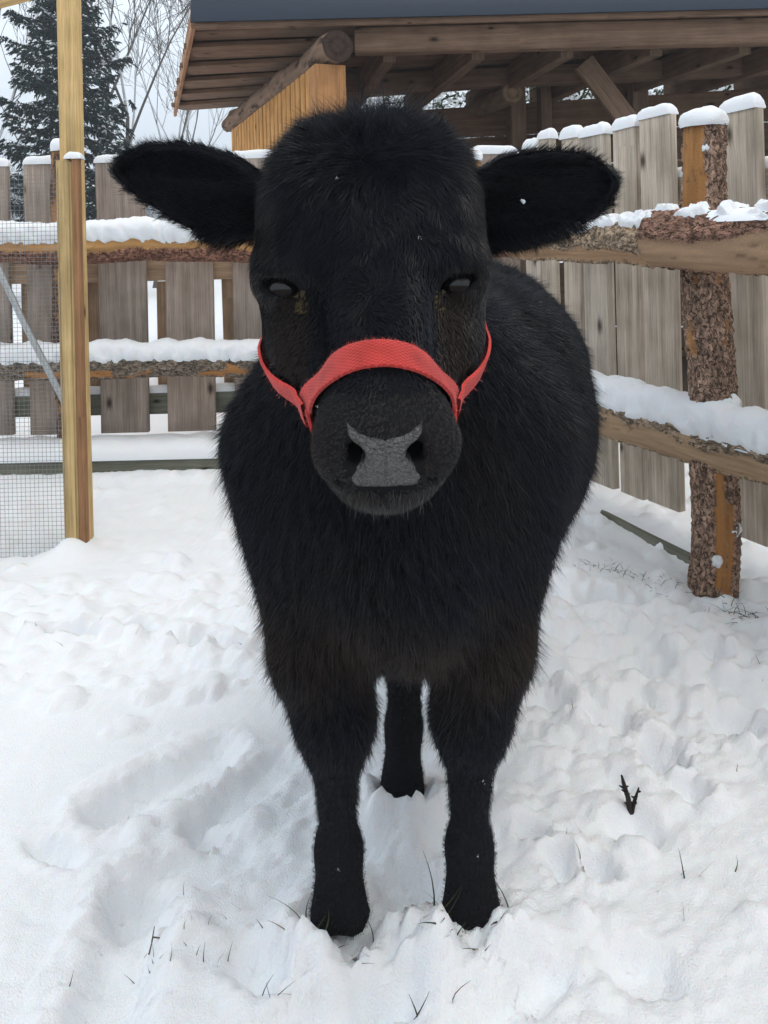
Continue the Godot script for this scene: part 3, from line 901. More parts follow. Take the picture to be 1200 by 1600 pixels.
func spruce(at: Vector3, h: float, base_r: float) -> void:
	var t := thing("spruce_tree", "dark green conifer dusted with snow, standing behind the yellow post", "tree", at)
	var tr := MB.new()
	tube(tr, [Vector3(0, -0.1, 0), Vector3(0.03, h * 0.5, 0), Vector3(0, h, 0)], [0.13, 0.08, 0.01], 9, Color(0.09, 0.07, 0.06))
	put("trunk", tr.mesh(M.bark_far), t)
	var br := MB.new(); var nd := MB.new(); var sn := MB.new()
	var lv := 34
	for l in lv:
		var f := (l + 0.5) / lv
		var y := 0.7 + (h - 0.8) * f
		var rr := base_r * pow(1.0 - f, 0.8) * rng.randf_range(0.72, 1.12)
		var nb := 9 if f < 0.7 else 6
		for k in nb:
			var a := TAU * (k + rng.randf()) / nb
			var out := Vector3(cos(a), 0, sin(a))
			var side := Vector3(-sin(a), 0, cos(a))
			var L := rr * rng.randf_range(0.55, 1.15)
			var pts := []; var rad := []
			for q in 5:
				var g := q / 4.0
				pts.append(Vector3(0, y, 0) + out * L * g + Vector3(0, -0.32 * L * sin(g * 2.2) + 0.12 * L * g * g, 0)); rad.append(0.014 * (1.0 - 0.8 * g))
			tube(br, pts, rad, 3, Color(0.07, 0.05, 0.045))
			var nt := int(8 + 34 * L)
			for q in nt:
				var g := rng.randf_range(0.15, 1.05)
				var i := mini(3, int(g * 4))
				var p: Vector3 = pts[i].lerp(pts[i + 1], g * 4 - i)
				var tw := (side * rng.randf_range(-1, 1) + out * rng.randf_range(0.2, 0.9) + Vector3(0, rng.randf_range(-0.9, -0.05), 0)).normalized()
				var tl := rng.randf_range(0.10, 0.24)
				var gr := rng.randf_range(0.7, 1.3)
				var col := Color(0.022 * gr, 0.036 * gr, 0.032 * gr)
				for e in 12:
					var s := rng.randf() 
					var c := p + tw * tl * s
					var nv := Vector3(rng.randfn(), rng.randfn() * 0.5 - 0.5, rng.randfn()).normalized()
					var w := nv.cross(tw).normalized() * 0.017
					var tip := c + (tw * 0.7 + nv * 0.6).normalized() * rng.randf_range(0.05, 0.09)
					var st := nd.v.size()
					var nn := w.cross(tip - c).normalized()
					nd.add(c + w, nn, col); nd.add(c - w, nn, col); nd.add(tip, nn, col)
					nd.tri(st, st + 1, st + 2)
				if rng.randf() < 0.27:
					for e in 3:
						var c := p + tw * tl * rng.randf() + Vector3(rng.randfn() * 0.02, 0.02, rng.randfn() * 0.02)
						var w := rng.randf_range(0.016, 0.036)
						var st := sn.v.size()
						for z in 6:
							var aa := TAU * z / 6
							sn.add(c + Vector3(cos(aa) * w * rng.randf_range(0.6, 1.3), rng.randfn() * 0.008 - 0.01, sin(aa) * w), Vector3(cos(aa) * 0.5, 0.8, sin(aa) * 0.5).normalized())
						sn.add(c + Vector3(0, w * 0.5, 0), Vector3.UP)
						for z in 6: sn.tri(st + z, st + (z + 1) % 6, st + 6)
	var cr := put("crown", nd.mesh(M.foliage), t)
	put("branch", br.mesh(M.bark_far), t).set_meta("kind", "stuff")
	var so := put("snow", sn.mesh(M.snow), cr)
	so.set_meta("kind", "stuff")

func snowy_bush(at: Vector3, w: float, h: float, label: String) -> void:
	var t := thing("snowy_bush", label, "bush", at, "snowy bushes behind the shed")
	var st := MB.new(); var lf := MB.new()
	for k in 22:
		var p := Vector3(rng.randf_range(-w, w) * 0.3, -0.05, rng.randfn() * 0.15)
		var q := Vector3(rng.randf_range(-w, w) * 0.5, h * rng.randf_range(0.6, 1.0), rng.randfn() * 0.35)
		tube(st, [p, p.lerp(q, 0.5) + Vector3(rng.randfn() * 0.05, 0.05, 0), q], [0.016, 0.011, 0.004], 4, Color(0.09, 0.08, 0.06))
	for k in 5200:
		var p := Vector3(rng.randf_range(-1, 1), 0, rng.randf_range(-1, 1))
		var y := rng.randf_range(0.4, 1.0)
		var env := w * 0.5 * (1.0 - 0.35 * pow(absf(y - 0.6) * 2.0, 2.0))
		p = Vector3(p.x * env, h * y + rng.randfn() * 0.05, p.z * 0.45)
		var d := Vector3(rng.randfn(), rng.randfn() * 0.7 + 0.2, rng.randfn()).normalized()
		var s := d.cross(Vector3(rng.randfn(), rng.randfn(), rng.randfn()).normalized()).normalized() * rng.randf_range(0.007, 0.02)
		var L := rng.randf_range(0.04, 0.12)
		var snowy := rng.randf() < 0.6
		var g := rng.randf_range(0.6, 1.3)
		var col := Color(0.80, 0.82, 0.83) if snowy else Color(0.06 * g, 0.075 * g, 0.045 * g)
		var nn := d.cross(s).normalized()
		var i := lf.v.size()
		lf.add(p - s, nn, col); lf.add(p + s, nn, col); lf.add(p + d * L + s * 0.6, nn, col); lf.add(p + d * L - s * 0.6, nn, col)
		lf.quad(i, i + 1, i + 2, i + 3)
	put("stem", st.mesh(M.bark_far), t)
	put("foliage", lf.mesh(M.foliage), t)

func trees() -> void:
	spruce(Vector3(-5.35, 0, -13.2), 8.5, 1.55)
	var o := {"wob": 0.07, "rise": 0.05, "thin": 0.006, "kids": 4, "levels": 3, "spread": 0.62, "main": 4, "col": Color(0.13, 0.115, 0.105), "frost": 0.25, "frost_col": Color(0.5, 0.51, 0.52)}
	bare_tree("bare_tree", "slim leafless tree with upright forks between conifer and shed roof", "tree", Vector3(-4.95, 0, -15.0), Vector3(0.02, 1, 0), 7.5, 0.055, o, "leafless trees beyond the fence")
	bare_tree("bare_tree", "leafless tree leaning right towards the shed roof", "tree", Vector3(-4.72, 0, -15.6), Vector3(0.24, 1, 0), 7.0, 0.042, o, "leafless trees beyond the fence")
	bare_tree("bare_tree", "leafless tree half hidden behind the conifer's right edge", "tree", Vector3(-6.1, 0, -17.5), Vector3(-0.02, 1, 0), 9.0, 0.07, o, "leafless trees beyond the fence")
	bare_tree("bare_tree", "leafless tree at the far left edge beside the conifer", "tree", Vector3(-9.2, 0, -18.0), Vector3(0.05, 1, 0), 7.0, 0.06, o, "leafless trees beyond the fence")
	bare_tree("bare_tree", "faint leafless tree just left of the shed's lower roof corner", "tree", Vector3(-5.2, 0, -20.0), Vector3(0.02, 1, 0), 6.4, 0.045, o, "leafless trees beyond the fence")
	# frosted thicket, reads as one grey mass
	var th := MB.new()
	for k in 5200:
		var x := rng.randf_range(-17.0, 6.0)
		var z := rng.randf_range(-27.0, -19.0)
		var top: float = 3.2 + 1.6 * gn.wide.get_noise_2d(x * 0.6, 4.0) + rng.randfn() * 0.5
		if x > -8.0: top *= 0.8
		var p := Vector3(x, rng.randf_range(0.3, maxf(0.6, top - 0.9)), z)
		var g := rng.randf_range(0.65, 1.15)
		var col := Color(0.34 * g, 0.36 * g, 0.365 * g) if rng.randf() < 0.65 else Color(0.13 * g, 0.125 * g, 0.115 * g)
		var d := Vector3(rng.randfn() * 0.35, 1.0, rng.randfn() * 0.3).normalized()
		var L := rng.randf_range(0.5, 1.1)
		tube(th, [p, p + d * L * 0.5 + Vector3(rng.randfn() * 0.06, 0, 0), p + d * L + Vector3(rng.randfn() * 0.1, 0, 0)], [0.011, 0.008, 0.003], 3, col)
		for e in 4:
			var q := p + d * L * rng.randf()
			var dd := (d + Vector3(rng.randfn(), rng.randfn() * 0.4, rng.randfn()) * 0.8).normalized()
			tube(th, [q, q + dd * rng.randf_range(0.15, 0.4)], [0.006, 0.002], 3, col)
	var to := put("frosted_thicket", th.mesh(M.bark_far), self)
	tag(to, "grey frosted thicket forming the far background wood", "wood", "", "stuff")
	snowy_bush(Vector3(0.15, 0, -7.6), 2.2, 2.35, "snow-covered bush seen through the shed gap just above the calf's head")
	snowy_bush(Vector3(1.9, 0, -7.4), 2.0, 2.35, "snow-covered bush seen through the shed gap beside the diagonal brace")
	snowy_bush(Vector3(3.4, 0, -6.9), 1.8, 2.3, "snow-covered bush seen under the shed roof at far right")

# ---------------------------------------------------------------- small plants
func blade(b: MB, p: Vector3, dir: Vector3, L: float, w: float, col: Color, bend: Vector3) -> void:
	var side := dir.cross(Vector3(rng.randfn(), 0.1, rng.randfn())).normalized()
	var st := b.v.size()
	for k in 5:
		var f := k / 4.0
		var c := p + dir * L * f + bend * f * f * L
		var ww := w * (1.0 - f * 0.85)
		b.add(c - side * ww, side.cross(dir), col); b.add(c + side * ww + side.cross(dir) * ww * 0.4, side.cross(dir), col)
	b.lattice(st, 2, 5)

func plants() -> void:
	var cols := [Color(0.045, 0.055, 0.025), Color(0.03, 0.035, 0.022), Color(0.11, 0.105, 0.05), Color(0.05, 0.045, 0.03)]
	var b := MB.new()
	var spots := [[0.045, -0.985, 0.055], [0.05, -0.98, 0.05], [0.058, -0.975, 0.05], [0.075, -0.965, 0.03], [-0.035, -0.985, 0.045], [-0.03, -0.955, 0.02], [0.14, -0.98, 0.035], [0.10, -0.955, 0.03],
		[-0.17, -0.93, 0.02], [-0.15, -0.915, 0.025], [0.02, -0.905, 0.02], [0.06, -0.90, 0.03], [0.01, -0.892, 0.035], [0.13, -0.905, 0.03], [0.42, -1.09, 0.045], [0.40, -1.08, 0.03], [0.47, -1.09, 0.03]]
	for q in spots:
		var d := Vector3(rng.randfn() * 0.6, 1, rng.randfn() * 0.4).normalized()
		blade(b, Vector3(q[0], ground_height(q[0], q[1]) - 0.006, q[1]), d, q[2] + 0.008, 0.0012, cols[rng.randi() % 4], Vector3(rng.randfn() * 0.3, 0, 0))
	# roots and soil crumbs kicked up round the hooves
	for k in 70:
		var hx := -0.095 if k % 3 == 0 else 0.075
		var x := hx + rng.randfn() * 0.022; var z := -0.962 + rng.randfn() * 0.018
		var g := ground_height(x, z)
		if k < 40: blade(b, Vector3(x, g - 0.004, z), Vector3(rng.randfn() * 0.9, 0.7, rng.randfn() * 0.6).normalized(), rng.randf_range(0.012, 0.045), 0.001, cols[rng.randi() % 4], Vector3(rng.randfn() * 0.4, -0.2, 0))
	# thin scatter where the snow is broken
	for k in 150:
		var x: float; var z: float
		var s := rng.randf()
		if s < 0.5: x = rng.randf_range(0.12, 0.95); z = rng.randf_range(-1.95, -1.05)
		elif s < 0.68: x = rng.randf_range(-0.85, -0.2); z = rng.randf_range(-1.82, -1.66)
		elif s < 0.8: x = -0.44 + rng.randfn() * 0.03; z = -1.235 + rng.randfn() * 0.02
		elif s < 0.9: x = -0.28 + rng.randfn() * 0.05; z = -0.985 + rng.randfn() * 0.03
		else: x = rng.randf_range(-0.45, 0.4); z = rng.randf_range(-1.1, -0.88)
		if gn.mid.get_noise_2d(x * 2.0, z * 2.0) < -0.1 and s < 0.68: continue
		var d := Vector3(rng.randfn() * 0.5, 1, rng.randfn() * 0.5).normalized()
		blade(b, Vector3(x, ground_height(x, z) - 0.005, z), d, rng.randf_range(0.008, 0.026), 0.0008, cols[rng.randi() % 4], Vector3(rng.randfn() * 0.4, 0, rng.randfn() * 0.3))
	# strip of broken grass along the right fence
	for k in 170:
		var f := rng.randf()
		var x := lerpf(0.52, 0.70, f) + rng.randfn() * 0.015; var z := lerpf(-2.10, -1.92, f) + rng.randfn() * 0.02
		blade(b, Vector3(x, ground_height(x, z) - 0.006, z), Vector3(rng.randfn(), 0.8, rng.randfn()).normalized(), rng.randf_range(0.012, 0.04), 0.001, cols[rng.randi() % 4], Vector3(rng.randfn() * 0.3, -0.2, 0))
	var o := put("grass", b.mesh(M.grass), self)
	tag(o, "scattered dark grass blades poking out of the trampled snow", "grass", "", "stuff")
	# tuft beside the log post
	var tb := MB.new()
	for k in 60:
		var x := 0.79 + rng.randfn() * 0.035; var z := -1.80 + rng.randfn() * 0.018
		blade(tb, Vector3(x, ground_height(x, z) - 0.008, z), Vector3(rng.randfn() * 0.9, 0.7, rng.randfn() * 0.6).normalized(), rng.randf_range(0.03, 0.075), 0.0011, cols[(rng.randi() % 2) * 2], Vector3(rng.randfn() * 0.3, -0.3, 0))
	var g := put("grass_tuft", tb.mesh(M.grass), self)
	tag(g, "sparse grass tuft in the snow in front of the log post", "grass tuft")
	# forked dead weed
	var w := MB.new()
	var bc := Color(0.035, 0.028, 0.024)
	var y0 := ground_height(0.364, -1.206) - 0.012
	var root := Vector3(0.364, y0, -1.206)
	tube(w, [root, root + Vector3(-0.003, 0.03, 0), root + Vector3(-0.010, 0.055, 0.0), root + Vector3(-0.0125, 0.066, 0)], [0.0045, 0.004, 0.003, 0.0015], 7, bc)
	tube(w, [root, root + Vector3(0.007, 0.026, 0), root + Vector3(0.014, 0.046, 0)], [0.004, 0.0028, 0.0012], 7, bc)
	for k in 26:
		var f := rng.randf()
		var p := root + (Vector3(-0.0125, 0.066, 0) if k % 2 else Vector3(0.014, 0.046, 0)) * f
		var d := Vector3(rng.randfn(), 0.6, rng.randfn()).normalized()
		tube(w, [p, p + d * rng.randf_range(0.004, 0.009)], [0.0024, 0.0008], 5, bc)
	var wo := put("dead_weed", w.mesh(M.grass), self)
	tag(wo, "small dark forked dead weed sticking out of the snow at right", "weed")
	# dry stalk lying in the snow at left
	var s2 := MB.new()
	var p0 := Vector3(-0.325, ground_height(-0.325, -1.0) + 0.002, -1.0)
	tube(s2, [p0, p0 + Vector3(0.006, 0.022, 0), p0 + Vector3(0.045, 0.020, 0.004)], [0.0012, 0.001, 0.0006], 5, Color(0.13, 0.10, 0.06))
	tube(s2, [p0 + Vector3(0.004, 0.016, 0), p0 + Vector3(0.008, 0.036, 0)], [0.001, 0.0005], 5, Color(0.10, 0.08, 0.06))
	var so := put("dry_stalk", s2.mesh(M.grass), self)
	tag(so, "thin bent dry stalk in the snow left of the calf's hooves", "stalk")

# ---------------------------------------------------------------- the calf
class Prim:
	var kind := 0            # 0 tapered capsule, 1 ellipsoid
	var a: Vector3
	var b: Vector3
	var r0 := 0.0
	var r1 := 0.0
	var k := 0.03
	var cut := false
	var q := Basis.IDENTITY  # ellipsoid turn (inverse)
	func dist(p: Vector3) -> float:
		if kind == 0:
			var ba := b - a
			var pa := p - a
			var h := clampf(pa.dot(ba) / ba.length_squared(), 0.0, 1.0)
			return (pa - ba * h).length() - lerpf(r0, r1, h)
		var l := q * (p - a)
		var v := l / b
		var k0 := v.length()
		var k1 := (v / b).length()
		if k1 < 0.00001: return -minf(b.x, minf(b.y, b.z))
		return k0 * (k0 - 1.0) / k1

func cap(list: Array, a: Vector3, b: Vector3, r0: float, r1: float, k := 0.03, cut := false) -> void:
	var p := Prim.new()
	p.a = a; p.b = b; p.r0 = r0; p.r1 = r1; p.k = k; p.cut = cut
	list.append(p)

func ell(list: Array, c: Vector3, r: Vector3, k := 0.03, cut := false, turn := Basis.IDENTITY) -> void:
	var p := Prim.new()
	p.kind = 1; p.a = c; p.b = r; p.k = k; p.cut = cut; p.q = turn.inverse()
	list.append(p)

func sdf(p: Vector3, list: Array) -> float:
	var d := 1.0
	for i in list.size():
		var s: Prim = list[i]
		var e := s.dist(p)
		var k := s.k
		if s.cut:
			e = -e
			var h := maxf(k - absf(d - e), 0.0) / k
			d = maxf(d, e) + h * h * k * 0.25
		else:
			var h := maxf(k - absf(d - e), 0.0) / k
			d = minf(d, e) - h * h * k * 0.25
	return d

func sdf_normal(p: Vector3, list: Array) -> Vector3:
	var e := 0.002
	var d := sdf(p, list)
	return Vector3(sdf(p + Vector3(e, 0, 0), list) - d, sdf(p + Vector3(0, e, 0), list) - d, sdf(p + Vector3(0, 0, e), list) - d).normalized()

# surface nets over the field of `list`, added to b
func net(b: MB, list: Array, lo: Vector3, hi: Vector3, cell: float) -> void:
	var nx := int((hi.x - lo.x) / cell) + 2; var ny := int((hi.y - lo.y) / cell) + 2; var nz := int((hi.z - lo.z) / cell) + 2
	var val := PackedFloat32Array(); val.resize(nx * ny * nz); val.fill(1.0)
	var B := 6
	var half := B * cell * 0.87 + cell
	var active := []
	for bz in range(0, nz, B):
		for by in range(0, ny, B):
			for bx in range(0, nx, B):
				var c := lo + Vector3(bx + B * 0.5, by + B * 0.5, bz + B * 0.5) * cell
				var d := sdf(c, list)
				var inside := d < -half * 1.6 - 0.01
				if absf(d) > half * 1.6 + 0.01 and not inside: continue
				if inside:
					for z in range(bz, mini(bz + B, nz)):
						for y in range(by, mini(by + B, ny)):
							for x in range(bx, mini(bx + B, nx)): val[(z * ny + y) * nx + x] = -1.0
					continue
				var sub := []
				for s in list:
					if s.dist(c) < half * 2.0 + s.k + 0.03: sub.append(s)
				active.append(Vector3i(bx, by, bz))
				for z in range(bz, mini(bz + B, nz)):
					for y in range(by, mini(by + B, ny)):
						for x in range(bx, mini(bx + B, nx)):
							val[(z * ny + y) * nx + x] = sdf(lo + Vector3(x, y, z) * cell, sub)
	var vid := PackedInt32Array(); vid.resize(nx * ny * nz); vid.fill(-1)
	var v0 := b.v.size(); var i0 := b.ix.size()
	var off := [Vector3i(0, 0, 0), Vector3i(1, 0, 0), Vector3i(0, 1, 0), Vector3i(1, 1, 0), Vector3i(0, 0, 1), Vector3i(1, 0, 1), Vector3i(0, 1, 1), Vector3i(1, 1, 1)]
	var edges := [[0, 1], [2, 3], [4, 5], [6, 7], [0, 2], [1, 3], [4, 6], [5, 7], [0, 4], [1, 5], [2, 6], [3, 7]]
	var cells := []
	for blk in active:
		for z in range(blk.z, mini(blk.z + B, nz - 1)):
			for y in range(blk.y, mini(blk.y + B, ny - 1)):
				for x in range(blk.x, mini(blk.x + B, nx - 1)):
					var base := (z * ny + y) * nx + x
					var neg := 0
					var g := [val[base], val[base + 1], val[base + nx], val[base + nx + 1], val[base + nx * ny], val[base + nx * ny + 1], val[base + nx * ny + nx], val[base + nx * ny + nx + 1]]
					for q in 8:
						if g[q] < 0.0: neg += 1
					if neg == 0 or neg == 8: continue
					var acc := Vector3.ZERO; var cnt := 0
					for e in edges:
						var da: float = g[e[0]]; var db: float = g[e[1]]
						if (da < 0.0) != (db < 0.0):
							acc += Vector3(off[e[0]]).lerp(Vector3(off[e[1]]), da / (da - db)); cnt += 1
					vid[base] = b.add(lo + (Vector3(x, y, z) + acc / cnt) * cell, Vector3.UP)
					cells.append(Vector3i(x, y, z))
	for c in cells:
		var base: int = (c.z * ny + c.y) * nx + c.x
		var s0 := val[base] < 0.0
		if c.y > 0 and c.z > 0 and s0 != (val[base + 1] < 0.0):
			face(b, vid[base], vid[base - nx], vid[base - nx - nx * ny], vid[base - nx * ny], s0)
		if c.x > 0 and c.z > 0 and s0 != (val[base + nx] < 0.0):
			face(b, vid[base], vid[base - nx * ny], vid[base - nx * ny - 1], vid[base - 1], s0)
		if c.x > 0 and c.y > 0 and s0 != (val[base + nx * ny] < 0.0):
			face(b, vid[base], vid[base - 1], vid[base - 1 - nx], vid[base - nx], s0)
	b.smooth(v0, i0)
	if b.v.size() > v0:
		# outward?
		var k := v0 + (b.v.size() - v0) / 2
		if b.n[k].dot(sdf_normal(b.v[k], list)) < 0.0:
			for q in range(v0, b.v.size()): b.n[q] = -b.n[q]
			for q in range(i0, b.ix.size(), 3):
				var tt := b.ix[q]; b.ix[q] = b.ix[q + 1]; b.ix[q + 1] = tt

func face(b: MB, i: int, j: int, k: int, l: int, s: bool) -> void:
	if i < 0 or j < 0 or k < 0 or l < 0: return
	if s: b.quad(i, j, k, l)
	else: b.quad(l, k, j, i)

var HEAD := []
var BODY := []
var EYES := [Vector3(-0.1125, 0.8515, 0), Vector3(0.0805, 0.8515, 0)]

func to_surface(p: Vector3, list: Array, rounds := 8) -> Vector3:
	for k in rounds:
		var d := sdf(p, list)
		p -= sdf_normal(p, list) * d
	return p

# meet the surface going from p along dir
func cast(p: Vector3, dir: Vector3, list: Array) -> Vector3:
	for k in 60:
		var d := sdf(p, list)
		if d < 0.0004: break
		p += dir * clampf(d * 0.8, 0.0005, 0.03)
	return p

func shape_head() -> void:
	var L := HEAD
	ell(L, Vector3(-0.016, 0.928, -0.885), Vector3(0.112, 0.092, 0.10), 0.03)
	cap(L, Vector3(-0.072, 0.968, -0.885), Vector3(0.046, 0.968, -0.885), 0.046, 0.046, 0.04)
	ell(L, Vector3(-0.015, 0.905, -0.845), Vector3(0.105, 0.085, 0.085), 0.05)
	ell(L, Vector3(-0.015, 0.858, -0.880), Vector3(0.113, 0.075, 0.080), 0.04)
	cap(L, Vector3(-0.013, 0.885, -0.825), Vector3(-0.006, 0.768, -0.715), 0.060, 0.042, 0.03)
	for s in [-1.0, 1.0]:
		cap(L, Vector3(-0.015 + s * 0.066, 0.835, -0.90), Vector3(-0.013 + s * 0.063, 0.785, -0.83), 0.052, 0.045, 0.04)
		cap(L, Vector3(-0.013 + s * 0.064, 0.79, -0.845), Vector3(-0.005 + s * 0.020, 0.728, -0.725), 0.046, 0.027, 0.03)
		# brow ridge over the eye
		cap(L, Vector3(-0.015 + s * 0.058, 0.884, -0.792), Vector3(-0.015 + s * 0.102, 0.874, -0.828), 0.017, 0.020, 0.025)
	# muzzle and lips
	ell(L, Vector3(-0.003, 0.726, -0.70), Vector3(0.062, 0.044, 0.060), 0.025)
	ell(L, Vector3(-0.003, 0.712, -0.685), Vector3(0.058, 0.028, 0.046), 0.02)
	ell(L, Vector3(-0.004, 0.682, -0.702), Vector3(0.038, 0.018, 0.050), 0.010)
	for s in [-1.0, 1.0]: ell(L, Vector3(-0.003 + s * 0.029, 0.714, -0.690), Vector3(0.030, 0.028, 0.047), 0.015)
	cap(L, Vector3(-0.004, 0.70, -0.72), Vector3(-0.010, 0.745, -0.86), 0.033, 0.05, 0.05)
	# neck stub
	cap(L, Vector3(-0.012, 0.87, -0.92), Vector3(0.0, 0.76, -1.06), 0.105, 0.125, 0.06)
	# eye sockets: a rim, then the opening
	for k in 2:
		var e: Vector3 = EYES[k]
		var s := -1.0 if k == 0 else 1.0
		var h := cast(Vector3(e.x, e.y, -0.6), Vector3(0, 0, -1), L)
		EYES[k] = h + Vector3(-s * 0.006, 0, -0.0165)
	for k in 2:
		var e: Vector3 = EYES[k]
		var s := -1.0 if k == 0 else 1.0
		ell(L, e + Vector3(0, 0.002, 0), Vector3(0.031, 0.026, 0.0240), 0.018)
		cap(L, e + Vector3(-0.02, 0.0150, 0.013), e + Vector3(0.02, 0.0150, 0.013), 0.006, 0.006, 0.01)
	for k in 2:
		var e: Vector3 = EYES[k]
		var s := -1.0 if k == 0 else 1.0
		ell(L, e + Vector3(s * 0.002, 0.0015, 0.022), Vector3(0.0225, 0.0100, 0.024), 0.003, true, Basis(Vector3.BACK, s * 0.42))
	# nostrils and the line of the mouth
	for s in [-1.0, 1.0]:
		cap(L, Vector3(-0.003 + s * 0.0325, 0.735, -0.640), Vector3(-0.003 + s * 0.0235, 0.713, -0.632), 0.0065, 0.0105, 0.006, true)
		cap(L, Vector3(-0.003 + s * 0.0265, 0.719, -0.636), Vector3(-0.003 + s * 0.024, 0.722, -0.665), 0.009, 0.008, 0.006, true)
	cap(L, Vector3(-0.003, 0.6905, -0.632), Vector3(0.028, 0.6925, -0.645), 0.0045, 0.0045, 0.004, true)
	cap(L, Vector3(-0.003, 0.6905, -0.632), Vector3(-0.034, 0.6920, -0.645), 0.0045, 0.0045, 0.004, true)
	cap(L, Vector3(0.028, 0.6925, -0.645), Vector3(0.055, 0.705, -0.690), 0.0045, 0.003, 0.004, true)
	cap(L, Vector3(-0.034, 0.6920, -0.645), Vector3(-0.061, 0.704, -0.690), 0.0045, 0.003, 0.004, true)

func shape_body() -> void:
	var L := BODY
	var up := Basis(Vector3.UP, -0.26)
	ell(L, Vector3(0.015, 0.60, -1.10), Vector3(0.203, 0.225, 0.19), 0.08)
	ell(L, Vector3(0.122, 0.575, -1.38), Vector3(0.235, 0.258, 0.30), 0.10, false, up)
	ell(L, Vector3(0.205, 0.63, -1.68), Vector3(0.185, 0.205, 0.20), 0.10, false, up)
	ell(L, Vector3(0.015, 0.46, -1.03), Vector3(0.10, 0.125, 0.11), 0.08)
	cap(L, Vector3(-0.005, 0.80, -0.98), Vector3(0.02, 0.66, -1.16), 0.118, 0.17, 0.08)
	# forelegs
	for q in [[-1.0, -0.155, -0.100, -0.0795, -0.0785, -0.0775], [1.0, 0.185, 0.120, 0.1005, 0.0955, 0.0935]]:
		cap(L, Vector3(q[1] * 0.8, 0.60, -1.12), Vector3(q[2], 0.345, -1.045), 0.112, 0.058, 0.06)
		cap(L, Vector3(q[2], 0.345, -1.045), Vector3(q[3], 0.262, -1.022), 0.060, 0.045, 0.03)
		cap(L, Vector3(q[3], 0.262, -1.022), Vector3(q[4], 0.165, -1.015), 0.043, 0.0215, 0.03)
		cap(L, Vector3(q[4], 0.165, -1.015), Vector3(q[5], 0.10, -1.012), 0.0215, 0.0265, 0.02)
		cap(L, Vector3(q[5], 0.10, -1.012), Vector3(q[5], 0.055, -1.010), 0.0305, 0.029, 0.02)
		for e in [-1.0, 1.0]: cap(L, Vector3(q[5] + e * 0.010, 0.055, -1.008), Vector3(q[5] + e * 0.016, 0.026, -1.002), 0.021, 0.024, 0.012)
	# hind legs: hip, stifle, hock, fetlock
	for q in [[Vector3(0.10, 0.60, -1.66), Vector3(0.055, 0.44, -1.50), Vector3(0.030, 0.30, -1.52), Vector3(0.014, 0.10, -1.262), 0.0], [Vector3(0.30, 0.60, -1.72), Vector3(0.27, 0.44, -1.62), Vector3(0.20, 0.31, -1.76), Vector3(0.155, 0.10, -1.53), 0.0]]:
		cap(L, q[0], q[1], 0.135, 0.085, 0.07)
		cap(L, q[1], q[2], 0.080, 0.045, 0.05)
		cap(L, q[2], Vector3(q[3].x + 0.004, 0.20, q[3].z - 0.02), 0.040, 0.028, 0.03)
		cap(L, Vector3(q[3].x + 0.004, 0.20, q[3].z - 0.02), q[3], 0.028, 0.0265, 0.02)
		cap(L, q[3], Vector3(q[3].x - 0.004, 0.045, q[3].z + 0.02), 0.029, 0.028, 0.02)
		for e in [-1.0, 1.0]: cap(L, Vector3(q[3].x - 0.004 + e * 0.01, 0.045, q[3].z + 0.02), Vector3(q[3].x - 0.006 + e * 0.018, -0.015, q[3].z + 0.035), 0.021, 0.026, 0.012)
	# tail
	cap(L, Vector3(0.245, 0.76, -1.84), Vector3(0.27, 0.45, -1.93), 0.03, 0.025, 0.04)

# an ear: a cupped leaf from its base along `axis`; prof rows are [t, up, down]
func ear(b: MB, base: Vector3, axis: Vector3, facing: Vector3, length: float, prof: Array) -> void:
	var A := axis.normalized()
	var N := (facing - A * facing.dot(A)).normalized()
	var U := N.cross(A)
	if U.y < 0: U = -U
	var nt := 18; var ns := 14
	var v0 := b.v.size(); var i0 := b.ix.size()
	for side in 2:
		var st := b.v.size()
		for j in nt + 1:
			var t := float(j) / nt
			var k := 0
			while k < prof.size() - 2 and t > prof[k + 1][0]: k += 1
			var f := clampf((t - prof[k][0]) / (prof[k + 1][0] - prof[k][0]), 0.0, 1.0)
			f = f * f * (3.0 - 2.0 * f) * 0.5 + f * 0.5
			var hu := lerpf(prof[k][1], prof[k + 1][1], f); var hd := lerpf(prof[k][2], prof[k + 1][2], f)
			for i in ns + 1:
				var s := 2.0 * i / ns - 1.0
				var w := s * (hu if s > 0 else hd)
				var cup_ := 0.046 * (1.0 - s * s) * (1.0 - 0.55 * t)
				var th := 0.0045 * (1.0 - pow(absf(s), 4.0)) * (1.0 - pow(t, 6.0)) + 0.0004
				var dz := -cup_ + 0.012 * s * (1.0 - t) - 0.02 * t * t
				b.add(base + A * length * t + U * w + N * (dz + (th if side == 0 else -th - 0.006 * (1.0 - s * s))), N if side == 0 else -N)
		b.lattice(st, ns + 1, nt + 1)
		if side == 0: b.smooth(st, i0)
		var iside := b.ix.size()
		# consistent normals
		var mid := st + (ns + 1) * (nt / 2) + ns / 2
		if side == 1: b.smooth(st, i0 + (iside - i0) / 2)
		var want := N if side == 0 else -N
		if b.n[mid].dot(want) < 0:
			for q in range(st, b.v.size()): b.n[q] = -b.n[q]

